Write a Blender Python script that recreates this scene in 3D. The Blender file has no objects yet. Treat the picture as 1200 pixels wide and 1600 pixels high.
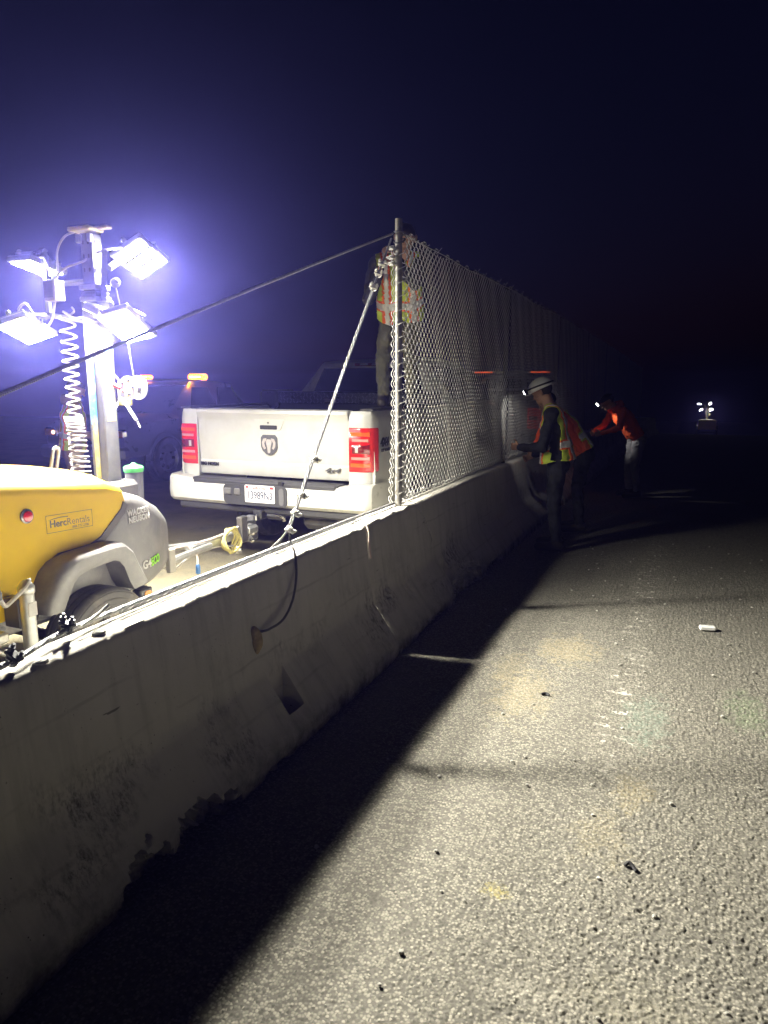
import bpy, bmesh, math, random
import numpy as np
from mathutils import Vector, Matrix, noise as mnoise

random.seed(7); RNG = np.random.default_rng(7)
S = bpy.context.scene
COL = S.collection
R = math.radians

# ------------------------------------------------------------------ camera
cam_d = bpy.data.cameras.new('camera'); cam = bpy.data.objects.new('camera', cam_d); COL.objects.link(cam)
cam.location = (0, 0, 1.66)
cam.rotation_euler = (R(90 - 10.305), 0, R(23.451))
cam_d.sensor_fit = 'VERTICAL'; cam_d.sensor_height = 36; cam_d.lens = 36 * 1100 / 1600
cam_d.clip_start = 0.05; cam_d.clip_end = 1000
S.camera = cam

# ------------------------------------------------------------------ night sky
W = bpy.data.worlds.new('World'); S.world = W; W.use_nodes = True
wn = W.node_tree.nodes; wl = W.node_tree.links
sky = wn.new('ShaderNodeTexSky'); sky.sky_type = 'NISHITA'; sky.sun_disc = False
sky.sun_elevation = R(-3.2); sky.sun_rotation = R(-105); sky.altitude = 0; sky.air_density = 1.0; sky.dust_density = 0.2; sky.ozone_density = 4.0
wn['Background'].inputs['Strength'].default_value = 0.13
wl.new(sky.outputs[0], wn['Background'].inputs['Color'])
LAMP = 1000.0           # radiance of the LED panels of the light towers
BEAM = 1500.0           # watts of the aimed LED floods in the right-hand heads
HAZE = 0.0034           # density of the blue haze added for lamp glow

# ------------------------------------------------------------------ exposure / render
S.view_settings.view_transform = 'Standard'; S.view_settings.look = 'None'
S.view_settings.exposure = 0.42; S.view_settings.gamma = 1.0
S.render.engine = 'CYCLES'
cy = S.cycles
cy.use_denoising = True
cy.max_bounces = 6; cy.diffuse_bounces = 4; cy.glossy_bounces = 3; cy.transmission_bounces = 4; cy.transparent_max_bounces = 8; cy.volume_bounces = 0
cy.caustics_reflective = False; cy.caustics_refractive = False
cy.sample_clamp_indirect = 4.0; cy.blur_glossy = 1.0

def gz(y):
    """the road falls away gently beyond the first barriers"""
    y = np.asarray(y, float); d = np.clip(y - 6, 0, 90)
    return -0.0008 * d * d

# ------------------------------------------------------------------ materials
def pm(name, base, rough=.5, metal=0., var=.12, vscale=6., bump=0., bscale=60., coat=0., dirt=None, dirt_amt=.5, dscale=3., spec=.5, rvar=.1, stretch=None, trans=0.):
    m = bpy.data.materials.new(name); m.use_nodes = True
    nt = m.node_tree; n = nt.nodes; l = nt.links; b = n['Principled BSDF']
    tc = n.new('ShaderNodeTexCoord'); src = tc.outputs['Object']
    if stretch:
        mp = n.new('ShaderNodeMapping'); mp.inputs['Scale'].default_value = stretch; l.new(src, mp.inputs[0]); src = mp.outputs[0]
    nz = n.new('ShaderNodeTexNoise'); nz.inputs['Scale'].default_value = vscale; nz.inputs['Detail'].default_value = 6; nz.inputs['Roughness'].default_value = .65
    l.new(src, nz.inputs['Vector'])
    cr = n.new('ShaderNodeValToRGB'); cr.color_ramp.elements[0].position = .3; cr.color_ramp.elements[1].position = .7
    c0 = [max(0, c * (1 - var)) for c in base]; c1 = [min(1, c * (1 + var)) for c in base]
    cr.color_ramp.elements[0].color = (*c0, 1); cr.color_ramp.elements[1].color = (*c1, 1)
    l.new(nz.outputs[0], cr.inputs[0]); colout = cr.outputs[0]
    if dirt:
        n2 = n.new('ShaderNodeTexNoise'); n2.inputs['Scale'].default_value = dscale; n2.inputs['Detail'].default_value = 8; n2.inputs['Roughness'].default_value = .7
        l.new(src, n2.inputs['Vector'])
        r2 = n.new('ShaderNodeValToRGB'); r2.color_ramp.elements[0].position = .48; r2.color_ramp.elements[1].position = .72
        r2.color_ramp.elements[1].color = (dirt_amt,) * 3 + (1,); r2.color_ramp.elements[0].color = (0, 0, 0, 1)
        l.new(n2.outputs[0], r2.inputs[0])
        mx = n.new('ShaderNodeMix'); mx.data_type = 'RGBA'; l.new(r2.outputs[0], mx.inputs['Factor']); l.new(colout, mx.inputs['A']); mx.inputs['B'].default_value = (*dirt, 1)
        colout = mx.outputs['Result']
    l.new(colout, b.inputs['Base Color'])
    mr = n.new('ShaderNodeMapRange'); mr.inputs['To Min'].default_value = max(.02, rough - rvar); mr.inputs['To Max'].default_value = min(1, rough + rvar)
    l.new(nz.outputs[0], mr.inputs['Value']); l.new(mr.outputs[0], b.inputs['Roughness'])
    b.inputs['Metallic'].default_value = metal; b.inputs['Coat Weight'].default_value = coat; b.inputs['Coat Roughness'].default_value = .12
    b.inputs['Specular IOR Level'].default_value = spec; b.inputs['Transmission Weight'].default_value = trans
    if bump:
        nb = n.new('ShaderNodeTexNoise'); nb.inputs['Scale'].default_value = bscale; nb.inputs['Detail'].default_value = 4
        l.new(src, nb.inputs['Vector'])
        bp = n.new('ShaderNodeBump'); bp.inputs['Strength'].default_value = bump; bp.inputs['Distance'].default_value = .01
        l.new(nb.outputs[0], bp.inputs['Height']); l.new(bp.outputs[0], b.inputs['Normal'])
    return m

def em(name, col, strength):
    m = bpy.data.materials.new(name); m.use_nodes = True
    b = m.node_tree.nodes['Principled BSDF']
    b.inputs['Base Color'].default_value = (*[c * .5 for c in col], 1)
    b.inputs['Emission Color'].default_value = (*col, 1); b.inputs['Emission Strength'].default_value = strength
    return m

M = {}
M['white_paint'] = pm('white_paint', (.57, .57, .53), .30, 0, .04, 2., coat=.4, dirt=(.36, .33, .27), dirt_amt=.35, dscale=2.6)
M['bumper_black'] = pm('textured_black_plastic', (.035, .035, .036), .6, 0, .2, 40, bump=.25, bscale=300)
M['black_plastic'] = pm('black_plastic', (.02, .02, .022), .45, 0, .2, 12)
M['rubber'] = pm('tyre_rubber', (.035, .034, .032), .75, 0, .3, 9, bump=.2, bscale=90, dirt=(.16, .14, .11), dirt_amt=.6, dscale=5)
M['steel'] = pm('galvanised_steel', (.55, .56, .55), .42, .85, .2, 18, bump=.05, bscale=120)
M['wire'] = pm('galvanised_wire', (.70, .69, .64), .45, .45, .18, 40)
M['post_steel'] = pm('weathered_post_steel', (.34, .33, .30), .5, .6, .3, 14, dirt=(.14, .10, .07), dirt_amt=.5, dscale=9)
M['dark_post'] = pm('dull_dark_post_steel', (.07, .068, .062), .6, .3, .3, 14)
M['rope_steel'] = pm('wire_rope_steel', (.34, .34, .34), .5, .6, .25, 60)
M['rope_dark'] = pm('dark_wire_rope_steel', (.12, .12, .12), .45, .6, .3, 60)
M['clip_zinc'] = pm('zinc_clip', (.78, .77, .72), .35, .6, .15, 50)
M['clip_black'] = pm('blackened_clip', (.03, .033, .036), .6, .2, .3, 50)
M['yellow'] = pm('yellow_enamel', (.90, .60, .003), .5, 0, .05, 2.5, spec=.25, dirt=(.60, .38, .01), dirt_amt=.3, dscale=4, bump=.03, bscale=25)
M['cowl_grey'] = pm('grey_moulded_plastic', (.085, .085, .085), .5, 0, .15, 5, bump=.06, bscale=90, dirt=(.24, .225, .20), dirt_amt=.5, dscale=4)
M['seam'] = pm('black_rubber_seal', (.02, .017, .013), .6)
M['chassis'] = pm('dark_painted_steel', (.05, .052, .056), .45, .3, .3, 8, dirt=(.2, .17, .13), dirt_amt=.5, dscale=5)
M['mast_steel'] = pm('zinc_mast_steel', (.13, .137, .14), .45, .5, .15, 9, dirt=(.26, .24, .18), dirt_amt=.4, dscale=6)
M['lamp_case'] = pm('grey_lamp_housing', (.22, .23, .23), .4, .5, .12, 20)
M['cable_white'] = pm('pale_cable', (.36, .345, .31), .5)
M['cable_black'] = pm('black_cable', (.02, .02, .02), .5)
M['blue_tape'] = pm('blue_marking', (.05, .22, .62), .5, dirt=(.5, .52, .5), dirt_amt=.7, dscale=12)
M['yellow_mark'] = pm('worn_yellow_marking', (.62, .52, .14), .55, dirt=(.5, .52, .5), dirt_amt=.8, dscale=14)
M['green_cap'] = pm('green_cap', (.10, .62, .13), .4)
M['tank_grey'] = pm('grey_tank_plastic', (.11, .11, .115), .4)
M['red_lens'] = pm('red_lens', (.55, .012, .012), .15, 0, .1, 30, coat=.8)
M['deep_red_lens'] = pm('smoked_red_lens', (.13, .008, .012), .15, 0, .1, 30, coat=.8)
M['orange_lens'] = pm('orange_red_lens', (.75, .10, .015), .15, 0, .1, 30, coat=.8)
M['clear_lens'] = pm('clear_lens', (.72, .66, .62), .12, .3, .1, 30, coat=.8)
M['tail_band'] = pm('pink_lens_band', (.50, .24, .21), .2, 0, .1, 30, coat=.4)
M['amber_lens'] = pm('amber_lens', (.7, .28, .04), .2, coat=.5)
M['glass'] = pm('dark_window_glass', (.012, .014, .018), .06, 0, .1, 3, coat=.6)
M['chrome'] = pm('chrome', (.7, .7, .69), .12, 1., .1, 20)
M['emblem_dark'] = pm('dark_chrome', (.13, .13, .135), .35, .4, .1, 20)
M['plate'] = pm('plate_white', (.80, .80, .78), .35)
M['ink'] = pm('dark_blue_ink', (.02, .025, .06), .5)
M['black_ink'] = pm('black_ink', (.012, .012, .012), .5)
M['brown_ink'] = pm('brown_ink', (.10, .06, .008), .5)
M['red_ink'] = pm('red_ink', (.55, .03, .03), .5)
M['white_ink'] = pm('white_ink', (.85, .85, .85), .5)
M['green_ink'] = pm('lime_ink', (.30, .72, .04), .5)
M['tread_plate'] = pm('black_tread_plate', (.035, .036, .04), .3, .7, .15, 20)
M['tread_bright'] = pm('worn_tread_diamonds', (.12, .12, .13), .28, .85, .2, 40)
M['dark_paint'] = pm('slate_truck_paint', (.22, .225, .25), .3, .2, .08, 3, coat=.6)
M['rim'] = pm('alloy_rim', (.35, .35, .35), .35, .9, .1, 12)
M['rim_dusty'] = pm('dusty_steel_rim', (.24, .23, .21), .5, .4, .2, 12, dirt=(.3, .26, .2), dirt_amt=.6)
M['foam'] = pm('yellow_foam', (.42, .33, .13), .9, 0, .35, 26, bump=.8, bscale=70, dirt=(.12, .09, .05), dirt_amt=.7, dscale=20)
M['cord_sliver_pink'] = pm('pale_cord_and_light_sliver', (.68, .56, .50), .7)
M['rope_yellow'] = pm('yellow_poly_rope', (.62, .55, .20), .6, 0, .3, 60)
M['blue_plug'] = pm('blue_plug', (.10, .25, .6), .4)
M['skin'] = pm('skin', (.42, .24, .16), .55, 0, .08, 12, bump=.03)
M['vest_yellow'] = pm('hi_vis_yellow', (.50, .62, .05), .75, 0, .12, 14, bump=.35, bscale=45)
M['vest_orange'] = pm('hi_vis_orange', (.80, .14, .02), .75, 0, .1, 14, bump=.3, bscale=45)
M['reflective'] = pm('reflective_tape', (.74, .74, .74), .35, .2, .06, 20)
M['navy_cloth'] = pm('dark_navy_cloth', (.011, .012, .018), .85, 0, .25, 12, bump=.5, bscale=30)
M['olive_cloth'] = pm('olive_cloth', (.085, .085, .05), .85, 0, .25, 10, bump=.5, bscale=28)
M['tan_cloth'] = pm('tan_canvas', (.34, .22, .14), .85, 0, .2, 10, bump=.5, bscale=28)
M['grey_cloth'] = pm('pale_grey_cloth', (.24, .24, .26), .85, 0, .2, 10, bump=.5, bscale=28)
M['orange_cloth'] = pm('orange_fleece', (.72, .09, .015), .85, 0, .15, 10, bump=.5, bscale=28)
M['boot'] = pm('boot_leather', (.025, .02, .015), .6, 0, .3, 14)
M['hair'] = pm('dark_hair', (.02, .015, .01), .6)
M['eye'] = pm('eye', (.03, .02, .015), .2)
M['helmet_white'] = pm('white_helmet', (.72, .71, .66), .35, 0, .06, 6)
M['helmet_strap'] = pm('black_strap', (.015, .015, .015), .7)
M['crumb'] = pm('broken_concrete', (.36, .35, .31), .95, 0, .3, 30, bump=.6, bscale=80)
M['paper'] = pm('white_plastic_block', (.78, .78, .76), .5)
M['led'] = em('led_panel', (1.0, .95, .83), LAMP)
M['amber_glow'] = em('amber_beacon_core', (1.0, .36, .015), 60.)
M['amber_lit'] = em('amber_beacon_lens', (1.0, .22, .008), 5.)
M['headlamp'] = em('headlamp_lens', (1.0, .97, .9), 30.)
M['tail_glow'] = em('lit_tail_lamp', (1.0, .05, .02), .10)
M['rack_glow'] = em('lit_rack_lamp', (1.0, .12, .03), .8)
M['drl'] = em('lit_side_marker', (1.0, .62, .36), 3.)

# concrete of the barriers
def concrete_mat():
    m = bpy.data.materials.new('barrier_concrete'); m.use_nodes = True
    nt = m.node_tree; n = nt.nodes; l = nt.links; b = n['Principled BSDF']
    geo = n.new('ShaderNodeNewGeometry'); P = geo.outputs['Position']
    def noise(scale, det=6, rough=.65, vec=P, str_=None):
        v = vec
        if str_:
            mp = n.new('ShaderNodeMapping'); mp.inputs['Scale'].default_value = str_; l.new(vec, mp.inputs[0]); v = mp.outputs[0]
        x = n.new('ShaderNodeTexNoise'); x.inputs['Scale'].default_value = scale; x.inputs['Detail'].default_value = det; x.inputs['Roughness'].default_value = rough
        l.new(v, x.inputs['Vector']); return x.outputs[0]
    def ramp(v, p0, p1, a=0., c=1.):
        r = n.new('ShaderNodeMapRange'); r.inputs['From Min'].default_value = p0; r.inputs['From Max'].default_value = p1; r.inputs['To Min'].default_value = a; r.inputs['To Max'].default_value = c
        l.new(v, r.inputs['Value']); return r.outputs[0]
    def mul(a, c):
        x = n.new('ShaderNodeMath'); x.operation = 'MULTIPLY'
        for i, k in enumerate((a, c)):
            if isinstance(k, (int, float)): x.inputs[i].default_value = k
            else: l.new(k, x.inputs[i])
        return x.outputs[0]
    def mix(fac, A, B):
        x = n.new('ShaderNodeMix'); x.data_type = 'RGBA'
        l.new(fac, x.inputs['Factor'])
        for k, s in ((A, 'A'), (B, 'B')):
            if isinstance(k, tuple): x.inputs[s].default_value = (*k, 1)
            else: l.new(k, x.inputs[s])
        return x.outputs['Result']
    sep = n.new('ShaderNodeSeparateXYZ'); l.new(P, sep.inputs[0]); Z = sep.outputs['Z']
    base = mix(ramp(noise(1.6, 5), .3, .7), (.55, .535, .46), (.67, .645, .57))
    base = mix(mul(ramp(noise(3, 5, .6, P, (1, 5, .5)), .5, .75), .5), base, (.34, .34, .28))      # rain streaks
    # scuffs gathered around the change of slope
    band = mul(ramp(Z, .05, .2), ramp(Z, .62, .34))
    patch = ramp(noise(2.3, 3), .50, .63)
    fine = ramp(noise(30, 6, .8, P, (1, 1.4, .7)), .45, .62)
    base = mix(mul(mul(band, patch), mul(fine, .85)), base, (.075, .072, .06))
    # algae and grime on the toe
    toe = mul(ramp(Z, .16, .02), ramp(noise(9, 6, .75), .38, .6))
    base = mix(mul(toe, .8), base, (.085, .09, .05))
    # pits
    vo = n.new('ShaderNodeTexVoronoi'); vo.inputs['Scale'].default_value = 34; l.new(P, vo.inputs['Vector'])
    pit = mul(ramp(vo.outputs['Distance'], .10, .05), ramp(noise(4, 2), .46, .56))
    base = mix(mul(pit, .9), base, (.05, .048, .04))
    # board marks left by the form, and bug holes
    wv = n.new('ShaderNodeMath'); wv.operation = 'SINE'; sc_ = n.new('ShaderNodeMath'); sc_.operation = 'MULTIPLY_ADD'; sc_.inputs[1].default_value = 31.; l.new(Z, sc_.inputs[0]); l.new(mul(noise(2.5, 2), 1.6), sc_.inputs[2]); l.new(sc_.outputs[0], wv.inputs[0])
    base = mix(mul(mul(ramp(wv.outputs[0], .965, .995), ramp(noise(7, 4, .7, P, (1, .3, 1)), .42, .6)), .30), base, (.26, .25, .21))
    vh = n.new('ShaderNodeTexVoronoi'); vh.inputs['Scale'].default_value = 75; l.new(P, vh.inputs['Vector'])
    hole = mul(ramp(vh.outputs['Distance'], .13, .07), ramp(noise(8, 2), .52, .6)); base = mix(mul(hole, .85), base, (.09, .085, .07))
    # short scratches
    sc = ramp(noise(14, 3, .6, P, (1, .35, 2.6)), .715, .74)
    base = mix(mul(sc, .75), base, (.10, .095, .08))
    l.new(base, b.inputs['Base Color']); b.inputs['Roughness'].default_value = .9; b.inputs['Specular IOR Level'].default_value = .25
    bp = n.new('ShaderNodeBump'); bp.inputs['Strength'].default_value = .35; bp.inputs['Distance'].default_value = .006
    ad = n.new('ShaderNodeMath'); ad.operation = 'SUBTRACT'; l.new(noise(55, 6, .7), ad.inputs[0]); l.new(pit, ad.inputs[1])
    l.new(ad.outputs[0], bp.inputs['Height']); l.new(bp.outputs[0], b.inputs['Normal'])
    return m
M['concrete'] = concrete_mat()

def asphalt_mat():
    m = bpy.data.materials.new('chip_asphalt'); m.use_nodes = True
    nt = m.node_tree; n = nt.nodes; l = nt.links; b = n['Principled BSDF']
    geo = n.new('ShaderNodeNewGeometry'); P = geo.outputs['Position']
    sep = n.new('ShaderNodeSeparateXYZ'); l.new(P, sep.inputs[0])
    def math_(op, a, c=0.):
        x = n.new('ShaderNodeMath'); x.operation = op
        for i, k in enumerate((a, c)):
            if isinstance(k, (int, float)): x.inputs[i].default_value = k
            else: l.new(k, x.inputs[i])
        return x.outputs[0]
    def noise(scale, det=6, rough=.65, str_=None, off=None):
        v = P
        if str_ or off:
            mp = n.new('ShaderNodeMapping')
            if str_: mp.inputs['Scale'].default_value = str_
            if off: mp.inputs['Location'].default_value = off
            l.new(P, mp.inputs[0]); v = mp.outputs[0]
        x = n.new('ShaderNodeTexNoise'); x.inputs['Scale'].default_value = scale; x.inputs['Detail'].default_value = det; x.inputs['Roughness'].default_value = rough
        l.new(v, x.inputs['Vector']); return x.outputs[0]
    def ramp(v, p0, p1, a=0., c=1.):
        r = n.new('ShaderNodeMapRange'); r.inputs['From Min'].default_value = p0; r.inputs['From Max'].default_value = p1; r.inputs['To Min'].default_value = a; r.inputs['To Max'].default_value = c
        l.new(v, r.inputs['Value']); return r.outputs[0]
    def mix(fac, A, B):
        x = n.new('ShaderNodeMix'); x.data_type = 'RGBA'; l.new(fac, x.inputs['Factor'])
        for k, s in ((A, 'A'), (B, 'B')):
            if isinstance(k, tuple): x.inputs[s].default_value = (*k, 1)
            else: l.new(k, x.inputs[s])
        return x.outputs['Result']
    vo = n.new('ShaderNodeTexVoronoi'); vo.inputs['Scale'].default_value = 105; l.new(P, vo.inputs['Vector'])
    sepc = n.new('ShaderNodeSeparateColor'); l.new(vo.outputs['Color'], sepc.inputs[0])
    stone = mix(ramp(sepc.outputs[0], .1, .95), (.07, .068, .056), (.29, .275, .225))
    base = mix(ramp(vo.outputs['Distance'], .35, .75), stone, (.10, .095, .08))
    base = mix(math_('MULTIPLY', ramp(noise(1.1, 4), .35, .7), .35), base, (.13, .122, .10))
    def spot(x, y, rx, ry, col, amt, sc=9):
        nonlocal base
        dx = math_('DIVIDE', math_('SUBTRACT', sep.outputs['X'], x), rx); dy = math_('DIVIDE', math_('SUBTRACT', sep.outputs['Y'], y), ry)
        d = math_('SQRT', math_('ADD', math_('MULTIPLY', dx, dx), math_('MULTIPLY', dy, dy)))
        d = math_('ADD', d, math_('MULTIPLY', math_('SUBTRACT', noise(sc * 1.4, 6, .8), .5), 4.2))
        base = mix(math_('MULTIPLY', ramp(d, .95, .50, 0., amt * .62), ramp(noise(60, 5, .85), .42, .60, .0, 1.)), base, col)
    sand = (.42, .35, .19)
    spot(-.62, 4.35, .22, .30, sand, .75); spot(-.74, 3.6, .18, .40, sand, .6); spot(-.88, 3.9, .12, .3, sand, .5)
    spot(-.487, 2.06, .055, .045, (.42, .36, .10), .9, 30); spot(-.12, 2.85, .10, .16, sand, .6); spot(-.2, 2.5, .12, .2, sand, .35)
    spot(-.10, 3.55, .14, .35, (.22, .33, .26), .55); spot(.36, 3.85, .13, .3, (.18, .28, .13), .6)
    spot(.0, 1.75, .25, .12, (.30, .28, .2), .5); spot(-.3, 1.7, .14, .05, (.42, .40, .33), .5)
    # white tread scratches: short bars across a wheel track
    nzx = noise(6, 3); xx = math_('ADD', sep.outputs['X'], math_('MULTIPLY', math_('SUBTRACT', nzx, .5), .12))
    trk = math_('MULTIPLY', ramp(xx, -.36, -.30), ramp(xx, -.12, -.19))
    yy = math_('ADD', math_('ADD', math_('MULTIPLY', sep.outputs['Y'], 55.), math_('MULTIPLY', sep.outputs['X'], 9.)), math_('MULTIPLY', noise(5, 4, .7, None, (5, 2, 0)), 26.))
    bars = ramp(math_('SINE', yy), .72, .95)
    wear = ramp(noise(16, 5, .8, (.5, 1, 1)), .46, .66)
    zone = math_('MULTIPLY', ramp(sep.outputs['Y'], 2.7, 3.3), ramp(sep.outputs['Y'], 9.5, 6.5))
    base = mix(math_('MULTIPLY', math_('MULTIPLY', trk, bars), math_('MULTIPLY', math_('MULTIPLY', wear, zone), .9)), base, (.62, .60, .52))
    # stray scrapes
    scr = math_('MULTIPLY', ramp(noise(5, 4, .6, (.5, 6, 1), (3, 1, 0)), .68, .73), ramp(noise(2, 2), .5, .6))
    base = mix(math_('MULTIPLY', scr, .5), base, (.45, .43, .36))
    # dusty sand on the work side of the barriers
    left = math_('MULTIPLY', ramp(sep.outputs['X'], -1.9, -2.3), ramp(noise(1.7, 6), .25, .55))
    base = mix(math_('MULTIPLY', left, .7), base, (.30, .26, .16))
    l.new(base, b.inputs['Base Color']); b.inputs['Roughness'].default_value = .88; b.inputs['Specular IOR Level'].default_value = .3
    h = math_('ADD', math_('MULTIPLY', ramp(vo.outputs['Distance'], 0., .8, 1., 0.), 1.), math_('MULTIPLY', noise(240, 3), .6))
    bp = n.new('ShaderNodeBump'); bp.inputs['Strength'].default_value = .35; bp.inputs['Distance'].default_value = .003
    l.new(h, bp.inputs['Height']); l.new(bp.outputs[0], b.inputs['Normal'])
    return m
M['asphalt'] = asphalt_mat()

# ------------------------------------------------------------------ geometry helpers
def V(*a): return np.array(a, float)
class G:
    """collects shapes into one mesh"""
    def __init__(s): s.v = []; s.f = []; s.mi = []; s.cur = 0
    def add(s, vs, fs):
        o = len(s.v); s.v.extend([tuple(map(float, p)) for p in vs]); s.f.extend([tuple(i + o for i in f) for f in fs]); s.mi.extend([s.cur] * len(fs)); return s
    def box(s, c, d, bev=0.004, rot=None):
        hx, hy, hz = [k / 2 for k in d]; b = min(bev, hx * .9, hy * .9, hz * .9)
        vs = []; idx = {}
        for sx in (-1, 1):
            for sy in (-1, 1):
                for sz in (-1, 1):
                    for a in range(3):
                        p = [sx * (hx - (b if a != 0 else 0)), sy * (hy - (b if a != 1 else 0)), sz * (hz - (b if a != 2 else 0))]
                        idx[(sx, sy, sz, a)] = len(vs); vs.append(p)
        fs = []
        for a in range(3):
            o = [k for k in range(3) if k != a]
            for sg in (-1, 1):
                q = []
                for (u, w) in ((-1, -1), (1, -1), (1, 1), (-1, 1)):
                    k = [0, 0, 0]; k[a] = sg; k[o[0]] = u; k[o[1]] = w; q.append(idx[(*k, a)])
                flip = (sg > 0) == (a == 1)
                fs.append(tuple(q[::-1]) if flip else tuple(q))
        for a in range(3):      # edges along axis a
            o = [k for k in range(3) if k != a]
            for u in (-1, 1):
                for w in (-1, 1):
                    k0 = [0, 0, 0]; k0[o[0]] = u; k0[o[1]] = w
                    km = list(k0); km[a] = -1; kp = list(k0); kp[a] = 1
                    fs.append((idx[(*km, o[0])], idx[(*kp, o[0])], idx[(*kp, o[1])], idx[(*km, o[1])]))
        for sx in (-1, 1):
            for sy in (-1, 1):
                for sz in (-1, 1): fs.append(tuple(idx[(sx, sy, sz, a)] for a in range(3)))
        vs = np.array(vs)
        if rot is not None: vs = vs @ np.array(Matrix(rot).to_3x3()).T
        return s.add(vs + np.array(c), fs)
    def tube(s, path, r, n=8, caps=True, closed=False):
        P = np.array(path, float); k = len(P); rr = np.full(k, r) if np.isscalar(r) else np.array(r, float)
        T = np.gradient(P, axis=0)
        if closed: T = np.roll(P, -1, 0) - np.roll(P, 1, 0)
        T /= np.linalg.norm(T, axis=1)[:, None] + 1e-12
        a = V(0, 0, 1) if abs(T[0][2]) < .9 else V(1, 0, 0)
        N = np.cross(T[0], a); N /= np.linalg.norm(N)
        ang = np.linspace(0, 2 * np.pi, n, endpoint=False); vs = []
        for i in range(k):
            if i: N = N - T[i] * (N @ T[i]); N /= np.linalg.norm(N) + 1e-12
            B = np.cross(T[i], N)
            vs.extend(P[i] + rr[i] * (np.cos(t) * N + np.sin(t) * B) for t in ang)
        fs = []
        for i in range(k if closed else k - 1):
            j = (i + 1) % k
            for q in range(n): fs.append((i * n + q, i * n + (q + 1) % n, j * n + (q + 1) % n, j * n + q))
        if caps and not closed: fs.append(tuple(range(n))[::-1]); fs.append(tuple((k - 1) * n + q for q in range(n)))
        return s.add(vs, fs)
    def rope(s, path, r, pitch=.05, n=18, lobes=6, ds=None):
        P = resample(path, ds or pitch / 7); k = len(P)
        T = np.gradient(P, axis=0); T /= np.linalg.norm(T, axis=1)[:, None]
        N = np.cross(T[0], V(.3, .2, 1)); N /= np.linalg.norm(N)
        L = np.r_[0, np.cumsum(np.linalg.norm(np.diff(P, axis=0), axis=1))]
        ang = np.linspace(0, 2 * np.pi, n, endpoint=False); rad = r * (.78 + .22 * np.abs(np.cos(ang * lobes / 2)))
        vs = []
        for i in range(k):
            if i: N = N - T[i] * (N @ T[i]); N /= np.linalg.norm(N)
            B = np.cross(T[i], N); tw = L[i] / pitch * 2 * np.pi
            vs.extend(P[i] + q * (np.cos(t + tw) * N + np.sin(t + tw) * B) for q, t in zip(rad, ang))
        fs = [(i * n + q, i * n + (q + 1) % n, (i + 1) * n + (q + 1) % n, (i + 1) * n + q) for i in range(k - 1) for q in range(n)]
        fs += [tuple(range(n))[::-1], tuple((k - 1) * n + q for q in range(n))]
        return s.add(vs, fs)
    def lathe(s, prof, c=(0, 0, 0), axis='z', n=24, closed_ends=True):
        vs = []; k = len(prof)
        for r_, h in prof:
            for q in range(n):
                t = 2 * math.pi * q / n; a, b_ = r_ * math.cos(t), r_ * math.sin(t)
                vs.append({'z': (a, b_, h), 'x': (h, a, b_), 'y': (b_, h, a)}[axis])
        fs = [(i * n + q, i * n + (q + 1) % n, (i + 1) * n + (q + 1) % n, (i + 1) * n + q) for i in range(k - 1) for q in range(n)]
        if closed_ends: fs += [tuple(range(n))[::-1], tuple((k - 1) * n + q for q in range(n))]
        return s.add(np.array(vs) + np.array(c), fs)
    def loft(s, rings, closed=True, caps=True):
        n = len(rings[0]); vs = [p for r_ in rings for p in r_]; k = len(rings); m_ = n if closed else n - 1
        fs = [(i * n + q, i * n + (q + 1) % n, (i + 1) * n + (q + 1) % n, (i + 1) * n + q) for i in range(k - 1) for q in range(m_)]
        if caps: fs += [tuple(range(n))[::-1], tuple((k - 1) * n + q for q in range(n))]
        return s.add(vs, fs)
    def prism(s, poly, o, u, w, depth, bev=0.):
        """2D polygon in the frame (o,u,w) pushed out along u x w"""
        o, u, w = map(np.array, (o, u, w)); nn = np.cross(u, w); poly = np.array(poly, float); k = len(poly)
        c = poly.mean(0)
        A = [o + u * p[0] + w * p[1] for p in poly]
        if bev:
            inn = inset(poly, bev)
            B = [a + nn * (depth - bev) for a in A]; C = [o + u * p[0] + w * p[1] + nn * depth for p in inn]
            rings = [A, B, C]
        else: rings = [A, [a + nn * depth for a in A]]
        return s.loft(rings)
    def sphere(s, c, r, n=12, m_=8):
        prof = [(max(1e-4, math.sin(math.pi * i / m_)), -math.cos(math.pi * i / m_)) for i in range(m_ + 1)]
        r = (r, r, r) if np.isscalar(r) else r
        g = G().lathe(prof, n=n)
        return s.add(np.array(g.v) * np.array(r) + np.array(c), g.f)
    def xf(s, mat):
        s.v = [tuple(Matrix(mat) @ Vector(p)) for p in s.v]; return s
    def build(s, name, mat, parent=None, smooth=35., loc=None, rotz=0.):
        me = bpy.data.meshes.new(name); me.from_pydata(s.v, [], s.f)
        mats = mat if isinstance(mat, (list, tuple)) else [mat]
        for k in mats: me.materials.append(M[k] if isinstance(k, str) else k)
        if len(mats) > 1: me.polygons.foreach_set('material_index', s.mi)
        bm = bmesh.new(); bm.from_mesh(me); bmesh.ops.recalc_face_normals(bm, faces=bm.faces); bm.to_mesh(me); bm.free()
        if smooth: me.polygons.foreach_set('use_smooth', [True] * len(me.polygons)); me.set_sharp_from_angle(angle=R(smooth))
        return link(name, me, parent, loc, rotz)

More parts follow.
